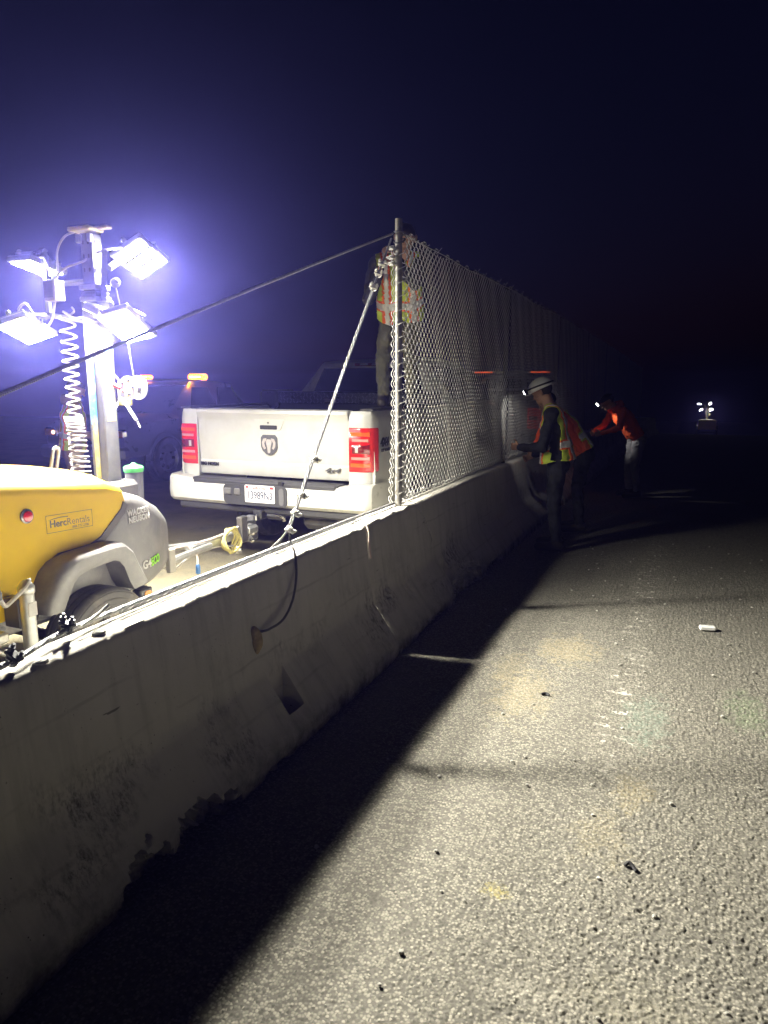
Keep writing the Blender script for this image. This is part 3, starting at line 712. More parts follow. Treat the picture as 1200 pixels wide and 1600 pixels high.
    for s in (1, -1):
        g = G(); rings = []
        for (yo, zo), (yi, zi) in zip(fo, fi):
            X0, X1 = TX + s * (xr - .06), TX + s * (xr + .145)
            rings.append([(X0, yo, zo), (X1 - s * .04, yo, zo), (X1 - s * .012, yo * .92 + yi * .08, zo * .92 + zi * .08), (X1, yo * .80 + yi * .2, zo * .80 + zi * .2), (X1 - s * .006, yo * .30 + yi * .7, zo * .30 + zi * .7), (X1 - s * .02, yi, zi), (X0, yi, zi)])
        B(g.loft(rings), 'fender', 'cowl_grey', smooth=50)
        cx = TX + s * (xr + .052); cyw, R0 = 2.63, .312
        ty = []
        for (w_, r_) in ((-.085, .20), (-.090, .25), (-.088, .29), (-.072, .308), (-.055, R0)): ty.append((r_, w_))
        for k, w_ in enumerate((-.050, -.046, -.030, -.026, -.022, -.006, -.002, .002, .006, .022, .026, .030, .046, .050)): ty.append((R0 if k in (0, 3, 6, 7, 10, 13) else (R0 - .009 if k in (1, 2, 4, 5, 8, 9, 11, 12) else R0), w_))
        ty = [(.20, -.085), (.25, -.090), (.29, -.088), (.306, -.074), (R0, -.060), (R0, -.046), (R0 - .009, -.045), (R0 - .009, -.038), (R0, -.037), (R0 + .001, -.006), (R0 - .009, -.005), (R0 - .009, .005), (R0 + .001, .006), (R0, .037), (R0 - .009, .038), (R0 - .009, .045), (R0, .046), (R0, .060), (.306, .074), (.296, .084), (.292, .083), (.288, .088), (.262, .091), (.258, .088), (.254, .091), (.225, .089), (.221, .085), (.20, .085)]
        wh = B(G().lathe([(a, b) for a, b in ty], (cx, cyw, R0), 'x', 56, False), 'wheel', 'rubber', smooth=25)
        o1 = s * .085
        rim = G().lathe([(.205, o1 * .98), (.20, o1 * 1.0), (.185, o1 * .72), (.15, o1 * .55), (.145, o1 * .75), (.09, o1 * .85), (.055, o1 * .9), (.05, o1 * 1.05), (.001, o1 * 1.08)], (cx, cyw, R0), 'x', 36, False)
        B(rim, 'rim', 'rim_dusty', wh)
        for k in range(8):
            a = 2 * math.pi * k / 8; g = G().box((cx + o1 * .72, cyw + .155 * math.cos(a), R0 + .155 * math.sin(a)), (.02, .042, .024), .006, Matrix.Rotation(a + math.pi / 2, 3, 'X')); B(g, 'rim_slot', 'seam', wh)
        for k in range(5):
            a = 2 * math.pi * k / 5; B(G().sphere((cx + o1 * .9, cyw + .07 * math.cos(a), R0 + .07 * math.sin(a)), .011, 8, 5), 'wheel_nut', 'chrome', wh)
    B(G().tube([(TX - xr, 2.63, .312), (TX + xr, 2.63, .312)], .03, 10), 'axle', 'chassis')
    # chassis rails with slotted holes, tongue and coupler
    for s in (1, -1):
        B(G().box((TX + s * (xr - .055), 2.05, .545), (.05, 1.9, .085), .006), 'frame_rail', 'chassis')
        for y in (1.75, 2.12): B(G().prism(rrect(.075, .03, .014), (TX + s * (xr - .028), y, .545), (0, s, 0), (0, 0, 1), .003), 'rail_slot', 'black_plastic')
        B(G().tube([(TX + s * .33, 3.3, .50), (TX + s * .06, 4.35, .425)], .028, 8), 'tongue_arm', 'steel')
    B(G().box((TX, 4.55, .425), (.075, .75, .065), .008), 'tongue', 'steel')
    B(G().box((TX, 4.98, .43), (.095, .16, .075), .02), 'coupler', 'steel')
    B(G().tube(smooth_path([(TX, 4.90, .47), (TX, 4.95, .50), (TX + .01, 5.02, .49)]), .012, 8), 'coupler_latch', 'chassis')
    B(G().box((TX + .05, 4.80, .47), (.055, .09, .22), .008), 'jack_bracket', 'chassis')
    B(G().box((TX + .35, 3.56, .52), (.04, .06, .16), .006), 'safety_bracket', 'cable_white')
    wires = [[(TX + .25, 3.5, .50), (TX + .2, 3.75, .40), (TX + .08, 4.1, .40), (TX + .03, 4.5, .385), (TX + .06, 4.7, .36), (TX + .03, 5.0, .42)],
             [(TX + .02, 3.7, .50), (TX + .05, 4.2, .475), (TX + .03, 4.5, .468), (TX + .045, 4.75, .50)],
             [(TX + .05, 4.1, .47), (TX + .09, 4.15, .40), (TX + .12, 4.12, .33)]]
    for k, p in enumerate(wires): B(G().tube(smooth_path(p), .008, 6), 'trailer_wire', ['cable_white', 'cord_sliver_pink', 'cord_sliver_pink'][k])
    B(G().lathe([(.012, 0), (.018, .01), (.018, .06), (.01, .075)], (TX + .12, 4.12, .265), 'z', 12), 'trailer_plug', 'blue_plug')
    # yellow rope coiled on the tongue
    for k in range(4):
        cc = [(TX + .055 + .014 * k + .014 * math.sin(a * 3 + k), 4.60 + (.075 + .008 * k) * math.cos(a), .42 + (.085 + .006 * k) * math.sin(a)) for a in np.linspace(0, 2 * math.pi, 30)]
        B(G().rope(cc, .011, .05, 10, 3), 'rope_coil', 'rope_yellow')
    # jack stand at the side
    jx, jy = TX + xr + .135, 2.155
    jk = B(G().lathe([(.030, .20), (.032, .21), (.032, .745), (.027, .755), (.001, .765)], (jx, jy, 0), 'z', 18), 'jack_stand', 'steel')
    B(G().lathe([(.024, .03), (.024, .22)], (jx, jy, 0), 'z', 14), 'jack_leg', 'steel', jk)
    B(G().box((jx, jy, .02), (.12, .12, .025), .008), 'jack_foot', 'steel', jk)
    B(G().tube(smooth_path([(jx + .005, jy + .01, .79), (jx + .03, jy - .005, .80), (jx + .035, jy - .03, .775), (jx + .035, jy - .10, .735), (jx + .035, jy - .135, .72), (jx + .035, jy - .15, .735), (jx + .035, jy - .165, .765)]), .0095, 8), 'jack_crank', 'cable_white', jk)
    B(G().lathe([(.012, -.03), (.020, -.028), (.021, 0), (.016, .012), (.014, .028)], (jx + .035, jy - .172, .785), 'z', 14), 'crank_knob', 'black_plastic', jk)
    B(G().lathe([(.034, .735), (.037, .74), (.037, .765), (.02, .79), (.001, .80)], (jx, jy, 0), 'z', 18), 'jack_cap', 'steel', jk)
    B(G().box((jx + .0305, jy, .665), (.006, .045, .065), .002), 'jack_sticker', 'white_ink', jk)
    B(G().box((jx - .075, jy, .64), (.10, .055, .14), .006), 'jack_mount', 'chassis', jk)
    # fittings under the rail behind the jack
    B(G().tube(smooth_path([(jx - .05, 2.02, .50), (jx - .02, 2.06, .47), (jx + .01, 2.10, .45), (jx + .03, 2.16, .44)]), .011, 8), 'wire_loop', 'clip_zinc')
    B(G().box((jx - .06, 2.05, .55), (.05, .06, .05), .01), 'tie_bolt', 'clip_zinc')
    B(G().box((jx - .02, 1.93, .41), (.10, .22, .012), .003), 'step_plate', 'clip_zinc')
    # lights on the side and under the nose
    ml = B(G().lathe([(.034, 0), (.034, .006), (.027, .010), (.026, .006)], (TX + xr + .002, 2.30, 1.052), 'x', 24), 'marker_light', 'rim')
    B(G().lathe([(.027, .004), (.024, .014), (.010, .018), (.001, .018)], (TX + xr + .002, 2.30, 1.052), 'x', 20), 'lens', 'red_lens', ml)
    sm = B(G().box((TX + xr - .03, 3.05, .475), (.07, .10, .05), .008), 'side_light', 'black_plastic')
    B(G().prism(rrect(.05, .032, .014), (TX + xr + .004, 3.055, .470), (0, 1, 0), (0, 0, 1), .006), 'lens', 'amber_lens', sm)
    B(G().box((TX + xr + .003, 2.035, .69), (.006, .05, .05), .002), 'reflector', 'orange_lens')
    # lifting eye on the hood
    outer = rrect(.055, .15, .027, 5); inn = rrect(.026, .115, .013, 5); g = G()
    y0, z0 = 2.93, 1.235
    def ring(pl, xx): return [(TX + .10 + xx, y0 + p[0] + p[1] * .25, z0 + p[1]) for p in pl]
    rs = [ring(outer, -.006), ring(outer, .006), ring(inn, .006), ring(inn, -.006)]; k = len(outer)
    vs = [p for r_ in rs for p in r_]; fs = [(a * k + q, a * k + (q + 1) % k, ((a + 1) % 4) * k + (q + 1) % k, ((a + 1) % 4) * k + q) for a in range(4) for q in range(k)]
    B(g.add(vs, fs), 'lifting_eye', 'cable_white')
    # mast: two telescoping square sections
    mz = [(1.0, 2.215, .070, .062), (2.10, 2.555, .052, .046)]
    outer_m = B(G().box((TX, 3.42, (1.0 + 2.215) / 2), (.125, .115, 1.215), .006), 'mast', 'mast_steel')
    B(G().box((TX - .005, 3.42, 2.33), (.092, .085, .45), .005), 'inner_mast', 'mast_steel', outer_m)
    for z in (2.24, 2.17): B(G().box((TX, 3.42, z), (.135, .125, .03), .005), 'mast_band', 'steel', outer_m)
    for z in (2.50, 2.42, 2.34):
        for yy in (-.02, .02): B(G().prism(rrect(.014, .024, .005, 3), (TX - .005 + yy, 3.3775, z), (1, 0, 0), (0, 0, 1), .002), 'mast_slot', 'seam', outer_m)
        for yy in (-.02, .02): B(G().prism(rrect(.014, .024, .005, 3), (TX + .041, 3.42 + yy, z), (0, 1, 0), (0, 0, 1), .002), 'mast_slot', 'seam', outer_m)
    B(G().box((TX - .02, 3.362, 1.62), (.055, .004, .42), .001), 'paint_mark', 'blue_tape', outer_m)
    B(G().box((TX + .0632, 3.43, 1.83), (.004, .04, .11), .001), 'paint_mark', 'blue_tape', outer_m)
    B(G().box((TX - .015, 3.3615, 1.25), (.04, .004, .36), .001), 'warning_strip', 'yellow_mark', outer_m)
    B(G().box((TX + .0635, 3.42, 1.55), (.004, .07, .24), .001), 'warning_strip', 'yellow_mark', outer_m)
    B(G().box((TX - .02, 3.40, 2.575), (.17, .13, .025), .006), 'mast_cap', 'yellow_mark', outer_m)
    B(G().box((TX + .09, 3.43, 2.585), (.10, .05, .018), .004), 'cap_tab', 'cord_sliver_pink', outer_m)
    B(G().box((TX - .04, 3.36, 2.52), (.03, .03, .05), .005), 'cap_bolt', 'steel', outer_m); B(G().box((TX + .05, 3.36, 2.52), (.03, .03, .05), .005), 'cap_bolt', 'steel', outer_m)
    # lamp arms and the four heads
    ends = [lamp_head(t, (-3.302, 3.708, 2.442), (.50, -.36, -.79), (.845, .18, .49), .21, .25, (-.35, 2.7, 0), BEAM * .75),
            lamp_head(t, (-3.208, 3.44, 2.00), (.25, -.46, -.85), (.965, .169, .194), .20, .28, (-.3, 2.5, 0), BEAM * .4),
            lamp_head(t, (-3.895, 3.304, 1.985), (.346, -.242, -.906), (.919, .271, .279), .19, .28, (-.1, 2.4, 0), BEAM * .2),
            lamp_head(t, (-4.08, 3.587, 2.417), (-.05, -.21, -.975), (.96, -.10, .0), .21, .25, (-.2, 2.6, 0), BEAM * .3)]
    arm = lambda p, q, w_, nm='lamp_arm', m_='mast_steel': B(G().tube([p, q], w_, 4), nm, m_)
    arm(ends[0], (TX + .08, 3.47, 2.36), .022); arm((TX + .09, 3.43, 2.46), (TX + .065, 3.42, 2.16), .024); arm(ends[1], (TX + .07, 3.42, 2.10), .022)
    arm(ends[3] + V(.10, -.05, -.02), (-3.75, 3.36, 2.09), .020); arm((-3.72, 3.42, 2.28), (TX - .05, 3.42, 2.28), .018); arm(ends[2], (-3.74, 3.36, 2.08), .018); arm((-3.74, 3.36, 2.085), (TX - .05, 3.42, 2.04), .016)
    arm(ends[3], ends[3] + V(.12, -.06, -.01), .018)
    B(G().box((TX + .10, 3.32, 2.10), (.13, .09, .05), .008, Matrix.Rotation(R(20), 3, 'Y')), 'ballast_box', 'rim')
    jb = B(G().box((-3.66, 3.33, 2.225), (.095, .085, .125), .006), 'junction_box', 'cable_white')
    B(G().box((-3.66, 3.2865, 2.23), (.075, .004, .10), .001), 'box_lid', 'lamp_case', jb)
    # cables looping between the heads
    for p in ([(-3.66, 3.33, 2.29), (-3.58, 3.36, 2.36), (-3.45, 3.37, 2.39), (-3.36, 3.45, 2.46), (-3.33, 3.6, 2.50)],
              [(-3.66, 3.33, 2.16), (-3.70, 3.33, 2.05), (-3.78, 3.33, 2.00), (-3.86, 3.33, 2.10), (-3.93, 3.34, 2.16), (-3.99, 3.34, 2.13), (-4.0, 3.34, 2.06)],
              [(-3.60, 3.33, 2.10), (-3.52, 3.34, 2.06), (-3.42, 3.34, 2.06), (-3.34, 3.38, 2.03), (-3.28, 3.4, 2.06)],
              [(TX - .08, 3.40, 2.575), (TX - .18, 3.39, 2.55), (TX - .24, 3.38, 2.47), (TX - .24, 3.37, 2.36), (TX - .25, 3.36, 2.28)],
              [(-3.69, 3.36, 2.29), (-3.74, 3.37, 2.38), (-3.80, 3.40, 2.44), (-3.95, 3.5, 2.47)]):
        B(G().tube(smooth_path(p), .007, 6), 'lamp_cable', 'cable_white')
    # coiled supply cable hanging beside the mast
    cc = []; turns = 19; L = 19 * 22
    for j in range(L):
        u_ = j / (L - 1); z = 2.12 - 1.0 * (u_ ** .8) ; rr = .040 + .004 * math.sin(u_ * 9)
        a = 2 * math.pi * turns * u_; cc.append((-3.545 + .06 * u_ + rr * math.cos(a), 3.31 - .06 * u_ + rr * math.sin(a), z))
    B(G().tube(cc, .0062, 6), 'coiled_cable', 'cable_white')
    cc = []
    for j in range(18 * 14):
        u_ = j / (18 * 14 - 1); a = 2 * math.pi * 18 * u_; cc.append((-3.50 + .10 * u_ + .05 * math.cos(a), 3.25 + .05 * math.sin(a) - .05 * u_, 1.46 - .34 * u_ + .05 * math.sin(u_ * 5)))
    B(G().tube(cc, .006, 6), 'coiled_cable', 'cable_white')
    # winch on the mast side
    wc = V(-3.285, 3.55, 1.635)
    wi = B(G().lathe([(.030, -.04), (.030, .04)], wc, 'y', 18), 'winch', 'chassis')
    for s in (-1, 1): B(G().lathe([(.001, s * .040), (.074, s * .040), (.077, s * .044), (.077, s * .048), (.001, s * .050)], wc, 'y', 28, False), 'drum_flange', 'steel', wi)
    for a in range(5):
        an = a * 1.257; B(G().sphere(wc + V(.045 * math.cos(an), -.052, .045 * math.sin(an)), .010, 8, 5), 'flange_bolt', 'chrome', wi)
    B(G().tube([(TX + .06, 3.45, 1.73), wc + V(-.09, -.03, .05), wc + V(-.095, -.03, -.09), (TX + .06, 3.45, 1.50)], .009, 6), 'winch_bracket', 'cable_white', wi)
    B(G().box(wc + V(-.03, -.045, -.085), (.10, .03, .05), .006), 'gear_case', 'yellow_mark', wi)
    B(G().tube([wc + V(-.01, -.07, -.09), wc + V(.085, -.08, -.20)], .014, 4), 'winch_handle', 'mast_steel', wi)
    B(G().tube([wc + V(.085, -.08, -.20), wc + V(.115, -.085, -.245)], .005, 6), 'handle_tip', 'cable_white', wi)
    B(G().tube([wc + V(-.12, -.11, .045), wc + V(-.03, -.08, .0)], .013, 10), 'winch_grip', 'red_ink', wi)
    B(G().tube([wc + V(.01, 0, .074), (-3.23, 3.47, 1.90), (-3.30, 3.47, 2.26)], .0035, 6), 'winch_cable', 'cable_white', wi)
    B(G().sphere((-3.30, 3.47, 2.27), .03, 10, 7), 'pulley', 'mast_steel', wi)
    # lettering
    rx = TX + xr + .0015; u, w = V(0, 1, 0), V(0, 0, 1); sl = -.115
    u2 = V(0, 1, sl * .35) / math.hypot(1, sl * .35)
    dec = B(G().prism(rrect(.285, .086, .004, 2), (rx - .001, 2.548, .985), u2, w, .0012), 'decal', 'yellow')
    for (cx_, cy_, ww, hh) in ((0, .043, .285, .0022), (0, -.043, .285, .0022), (.1425, 0, .0022, .088), (-.1425, 0, .0022, .088)):
        B(G().prism(rrect(ww, hh, .0005, 1, cx_, cy_), (rx + .0004, 2.548, .985), u2, w, .0008), 'decal_border', 'brown_ink', dec)
    def at(a, b): return V(rx + .0006, 0, 0) + V(0, 2.548, .985) + u2 * a + w * b
    text('lettering', 'Herc', .050, 'black_ink', dec, at(-.073, -.002), u2, w, .0009)
    text('lettering', 'Rentals', .050, 'brown_ink', dec, at(.052, -.002), u2, w, -.0002)
    text('lettering', '888-777-2700', .019, 'brown_ink', dec, at(.065, -.031), u2, w)
    sw = [(-.135, .018), (-.10, .026), (-.06, .030), (-.01, .028), (-.012, .024), (-.06, .0255), (-.10, .022)]
    B(G().prism(sw, at(0, 0), u2, w, .0008), 'swoosh', 'brown_ink', dec)
    text('lettering', 'WACKER', .046, 'white_ink', t, (TX + .5925, 3.035, .953), (-.124, .992, 0), w, .0016, 0, 1.05, .0015)
    text('lettering', 'NEUSON', .046, 'white_ink', t, (TX + .5915, 3.040, .913), (-.124, .992, 0), w, .0016, 0, 1.05, .0015)
    text('lettering', 'G4', .068, 'white_ink', t, (TX + .5865, 3.085, .632), (-.124, .992, 0), w, .0020, 0, 1., .002)
    text('lettering', 'ECO', .068, 'green_ink', t, (TX + .557, 3.188, .632), (-.38, .925, 0), w, .0020, 0, 1., .002)
    for ch in t.children: ch.location = -O
    return t
lt = light_tower()
far = copy_tree(lt, None, ('lettering', 'decal', 'marker_light', 'jack_stand', 'wire_loop', 'step_plate', 'rope_coil', 'trailer_wire', 'trailer_plug', 'lamp_beam'))
far.location = (1.1, 59.3, float(gz(59.3)))
M['led_far'] = em('far_led_panel', (1.0, .95, .83), 130.)
for o in far.children_recursive:
    if o.name.startswith('led_panel'): o.material_slots[0].link = 'OBJECT'; o.material_slots[0].material = M['led_far']
tag(far, 'distant lit light tower far down the dark road', 'light tower')

# ------------------------------------------------------------------ pickup trucks
def wheel(parent, c, s, R0=.405, wd=.28, rim_mat='rim'):
    """c: hub centre, s: side (+1 right)"""
    h = wd / 2
    ty = [(R0 * .62, -h * .9), (R0 * .75, -h), (R0 * .93, -h * .97), (R0, -h * .72), (R0, -h * .40), (R0 - .012, -h * .38), (R0 - .012, -h * .30), (R0, -h * .28), (R0, h * .28), (R0 - .012, h * .30), (R0 - .012, h * .38), (R0, h * .40), (R0, h * .72), (R0 * .93, h * .97), (R0 * .75, h), (R0 * .62, h * .9)]
    w = G().lathe(ty, c, 'x', 44, False).build('wheel', 'rubber', parent, 25)
    G().lathe([(R0 * .63, s * h * .9), (R0 * .60, s * h * .8), (R0 * .55, s * h * .45), (R0 * .22, s * h * .55), (R0 * .20, s * h * .75), (.001, s * h * .8)], c, 'x', 32, False).build('rim', rim_mat, w)
    for k in range(8):
        a = 2 * math.pi * k / 8
        G().box((c[0] + s * h * .52, c[1] + R0 * .40 * math.cos(a), c[2] + R0 * .40 * math.sin(a)), (.03, R0 * .20, R0 * .13), .01, Matrix.Rotation(a, 3, 'X')).build('rim_slot', 'black_plastic', w)
    return w
def bed_side(s, L, hw, ztop, zsill, axle, ra, mat, t, y0=0.0):
    g = G(); rings = []
    ys = np.r_[np.linspace(y0, axle - ra - .03, 6), np.linspace(axle - ra, axle + ra, 25), np.linspace(axle + ra + .03, L, 6)]
    for y in ys:
        d = abs(y - axle); zb = zsill if d >= ra else max(zsill, .40 + math.sqrt(max(0, ra * ra - d * d)))
        fl = .025 * math.exp(-((d - ra * .55) / (ra * .75)) ** 2)        # flared arch
        tk = np.array([0, .12, .35, .6, .82, .93, 1.0]); zz = zb + (ztop - zb) * tk
        xo = [hw - .045 + fl, hw - .012 + fl, hw + fl * .8, hw - .008 + fl * .3, hw - .03, hw - .045, hw - .075]
        rings.append([(s * x, y, z) for x, z in zip(xo, zz)] + [(s * (hw - .13), y, ztop + .004), (s * (hw - .15), y, ztop - .01), (s * (hw - .15), y, zb)])
    return g.loft(rings).build('bed_side', mat, t, 40)
def pickup_rear(t, mat='white_paint', lit=False, letters=True):
    hw, ztop = 1.005, 1.435
    # bed
    for s in (-1, 1): bed_side(s, 1.95, hw, ztop, .58, 1.22, .47, mat, t, .02)
    G().box((0, 1.0, .90), (1.72, 1.9, .04), .005).build('bed_floor', 'bumper_black', t)
    G().box((0, 1.93, 1.16), (1.72, .04, .52), .005).build('bed_front', mat, t)
    for s in (-1, 1):
        G().box((s * .925, .98, ztop + .012), (.125, 1.93, .022), .008).build('rail_cap', 'bumper_black', t)
    # tailgate: shallow crowned slab with a top spoiler lip
    prof = [(.0, .845), (-.012, .87), (-.018, .96), (-.006, .975), (-.012, 1.0), (-.026, 1.20), (-.024, 1.33), (-.030, 1.36), (-.052, 1.405), (-.048, 1.432), (-.015, 1.445), (.055, 1.44), (.06, .845)]
    rings = []
    for x in np.r_[-.772, -.76, np.linspace(-.7, .7, 9), .76, .772]:
        e = .010 if abs(x) > .765 else 0; cv = .012 * (abs(x) / .77) ** 2
        rings.append([(x, y + cv + e * .6, z - (e * .3 if z > 1.3 else 0)) for y, z in prof])
    tg = G().loft(rings).build('tailgate', mat, t, 30)
    hd = G().prism([(-.16, .055), (.16, .055), (.125, -.03), (.10, -.045), (-.10, -.045), (-.125, -.03)], (0.0, -.0235, 1.30), (1, 0, 0), (0, 0, 1), .006, .003).build('handle', mat, tg)
    G().prism(rrect(.175, .036, .008), (.0, -.030, 1.285), (1, 0, 0), (0, 0, 1), .004).build('handle_slot', 'black_plastic', hd)
    G().tube([(.0, -.032, 1.325), (.0, -.038, 1.325)], .008, 10).build('handle_lock', 'chrome', hd)
    # shield emblem with a horned head
    ex, ez, ey = 0.0, 1.135, -.0275
    sh = [(-.062, .085), (-.085, .06), (-.085, -.02), (-.070, -.055), (-.035, -.085), (0, -.095), (.035, -.085), (.070, -.055), (.085, -.02), (.085, .06), (.062, .085)]
    em_ = G().prism(sh, (ex, ey + .003, ez), (1, 0, 0), (0, 0, 1), .008, .003).build('emblem', 'emblem_dark', tg)
    if letters:
        hd_ = [[(-.018, .045), (.018, .045), (.030, .02), (.016, -.03), (.013, -.070), (0, -.078), (-.013, -.070), (-.016, -.03), (-.030, .02)],
               [(.024, .055), (.055, .050), (.070, .02), (.066, -.02), (.048, -.045), (.030, -.035), (.040, -.015), (.046, .01), (.038, .025), (.028, .03)]]
        hd_.append([(-x, y) for x, y in hd_[1]][::-1])
        for p in hd_: G().prism(p, (ex, ey - .004, ez), (1, 0, 0), (0, 0, 1), .006, .002).build('emblem_head', 'clear_lens', em_)
        text('lettering', 'BIG HORN', .040, 'black_ink', tg, (-.655, -.018, .935), (1, 0, 0), (0, 0, 1), .0022, 0, 1.05, .003)
        text('lettering', '4x4', .058, 'emblem_dark', tg, (.615, -.018, .93), (1, 0, 0), (0, 0, 1), .001, .35, 1.1, .004, 1.5)
        text('lettering', '4X4', .10, 'black_ink', t, (hw + .004, .205, 1.17), (0, 1, 0), (0, 0, 1), .004, .15, .95, .003)
        text('lettering', 'OFF ROAD', .038, 'black_ink', t, (hw + .010, .215, 1.105), (0, 1, 0), (0, 0, 1), .001, 0, 1, .003)
    # corner pillars and tail lamps
    for s in (-1, 1):
        def ringz(z, top=0.):
            return [(s * .778, .03, z), (s * .778, -.018 + top, z), (s * .90, -.020 + top, z), (s * .965, .0 + top, z), (s * (hw - .008 - top), .045, z), (s * (hw - .01 - top), .12, z), (s * .86, .12, z)]
        G().loft([ringz(.60), ringz(.80), ringz(1.10), ringz(1.34), ringz(1.40, .012), ringz(1.435, .03)]).build('corner_pillar', mat, t, 40)
        def lens(z0, z1, x0, x1, mt, par, out=.012, side=.10):
            # follows the corner of the body: rear face then round to the side
            def rg(z, k=0.):
                pts = [(.785, -.018), (.90, -.020), (.965, .0), (hw - .006, .045), (hw - .006, side)]
                L = np.r_[0, np.cumsum([math.dist(pts[i], pts[i + 1]) for i in range(4)])]; us = np.linspace(x0, x1, 8) * L[-1]
                P = [(np.interp(q, L, [p[0] for p in pts]), np.interp(q, L, [p[1] for p in pts])) for q in us]
                a = []; b = []
                for i, p in enumerate(P):
                    q0, q1 = P[max(0, i - 1)], P[min(7, i + 1)]; d = V(q1[0] - q0[0], q1[1] - q0[1]); d /= np.linalg.norm(d); nn = V(d[1], -d[0])
                    o_ = out - k
                    a.append((s * (p[0] + nn[0] * o_), p[1] + nn[1] * o_, z)); b.append((s * (p[0] - nn[0] * .01), p[1] - nn[1] * .01, z))
                return a + b[::-1]
            e = min(.012, (z1 - z0) * .2)
            return G().loft([rg(z0, .008), rg(z0 + e), rg(z1 - e), rg(z1, .008)]).build('tail_lamp' if par is t else 'lens', mt, par, 40)
        tl = lens(.93, 1.30, 0., .93, 'tail_glow' if lit else 'red_lens', t)
        if letters or lit:
            lens(1.225, 1.27, .05, .62, 'orange_lens', tl, .0145); lens(1.180, 1.212, .10, .58, 'tail_band', tl, .0150); lens(1.075, 1.165, .10, .62, 'deep_red_lens', tl, .0145)
            lens(1.085, 1.155, .20, .29, 'clear_lens', tl, .0165); lens(1.028, 1.060, .08, .62, 'tail_band', tl, .0150); lens(.965, 1.01, .05, .64, 'orange_lens', tl, .0145)
    # bumper with ends wrapped round, step pad and recess for the plate
    def brow(y, dz=0.): return y
    bp = [(-.155, .60), (-.185, .63), (-.190, .70), (-.180, .775), (-.155, .80), (-.03, .80), (-.03, .60)]
    rings = []
    for x, yo, zo in ((-1.045, .20, .01), (-1.04, .06, 0), (-1.01, .03, 0), (-.95, .012, 0), (-.6, 0, 0), (-.375, 0, 0), (.255, 0, 0), (.6, 0, 0), (.95, .012, 0), (1.01, .03, 0), (1.04, .06, 0), (1.045, .20, .01)):
        ramp = .045 * max(0, 1 - max(0, abs(x) - .62) * 0) if False else 0
        rings.append([(x, y + yo, z + zo + (.035 * min(1, max(0, (abs(x) - .72) / .06)) if z > .77 else 0)) for y, z in bp])
    bu = G().loft(rings).build('bumper', mat, t, 35)
    G().box((0, -.09, .812), (1.50, .145, .03), .008).build('step_pad', 'bumper_black', bu)
    G().box((0, -.160, .795), (1.46, .035, .045), .010).build('step_edge', 'bumper_black', bu)
    G().box((0, -.06, .565), (1.86, .17, .075), .02).build('valance', 'bumper_black', bu)
    rc = G().prism(rrect(.66, .185, .05, 5), (-.06, -.1865, .70), (1, 0, 0), (0, 0, 1), .008, .003).build('plate_recess', 'bumper_black', bu)
    for px_, ww in ((-.335, .075), (-.235, .06)): G().box((px_, -.2, .725), (ww, .02, .06), .008).build('wiring_socket', 'cowl_grey', rc)
    G().prism(rrect(.05, .15, .024), (.215, -.1945, .70), (1, 0, 0), (0, 0, 1), .004).build('recess_pocket', 'tank_grey', rc)
    G().tube([(.205, -.17, .818), (.205, -.196, .812)], .022, 14).build('spare_lock', 'black_plastic', bu)
    if letters:
        py = -.2035; pl = G().prism(rrect(.305, .152, .012), (0, -.1985, .715), (1, 0, 0), (0, 0, 1), .004).build('licence_plate', 'plate', t)
        text('lettering', '13989N3', .098, 'ink', pl, (0, py, .700), (1, 0, 0), (0, 0, 1), .0014, 0, .98, .0008, .72)
        text('lettering', 'California', .042, 'red_ink', pl, (-.02, py, .768), (1, 0, 0), (0, 0, 1), .0004, .25, 1, .0008)
        G().prism(rrect(.036, .022, .003, 2), (.122, py + .001, .773), (1, 0, 0), (0, 0, 1), .002).build('sticker', 'red_ink', pl)
        G().prism(rrect(.030, .018, .003, 2), (-.128, py + .001, .773), (1, 0, 0), (0, 0, 1), .002).build('sticker', 'red_ink', pl)
    # receiver and drop hitch
    hr = G().box((-.03, -.06, .53), (.085, .30, .085), .01).build('hitch_receiver', 'black_plastic', t)
    if letters:
        G().box((-.03, -.235, .515), (.055, .06, .055), .006).build('ball_mount', 'chrome', hr)
        G().box((-.05, -.275, .455), (.075, .06, .17), .01).build('drop_shank', 'emblem_dark', hr)
        hb = G().box((-.06, -.30, .365), (.13, .13, .09), .02).build('hitch_block', 'emblem_dark', hr)
        for k, (dx, dy, dz) in enumerate([(-.075, -.05, .04), (-.075, -.05, -.035), (.07, -.04, .03), (.07, -.05, -.03), (0, -.075, 0), (.03, -.07, .05)]):
            G().sphere((-.06 + dx, -.30 + dy, .365 + dz), .022, 10, 7).build('pin_head', 'chrome', hr)
        G().lathe([(.001, -.17), (.020, -.166), (.034, -.145), (.037, -.125), (.030, -.10), (.022, -.092), (.026, -.085), (.026, -.02), (.001, -.02)], (-.13, -.36, .37), 'z', 20).build('tow_ball', 'chrome', hr)
        G().box((.10, -.10, .515), (.20, .09, .07), .03).build('hitch_tube', 'black_plastic', hr)
        G().tube(smooth_path([(.13, -.16, .54), (.20, -.185, .53), (.23, -.17, .50), (.20, -.15, .485)]), .01, 8).build('chain_loop', 'chrome', hr)
        G().box((.52, .20, .47), (.42, .5, .14), .05).build('exhaust_box', 'chassis', t)
    # cab
    def cab_ring(y, zb, zs, zr, hb, hr_, ins=0.):
        return [(-hb, y, zb), (-hb - .015, y, (zb + zs) / 2), (-hb, y, zs), (-hr_ - .02, y, zr - .10), (-hr_ + .05, y, zr - .02), (-hr_ * .5, y, zr), (hr_ * .5, y, zr), (hr_ - .05, y, zr - .02), (hr_ + .02, y, zr - .10), (hb, y, zs), (hb + .015, y, (zb + zs) / 2), (hb, y, zb)]
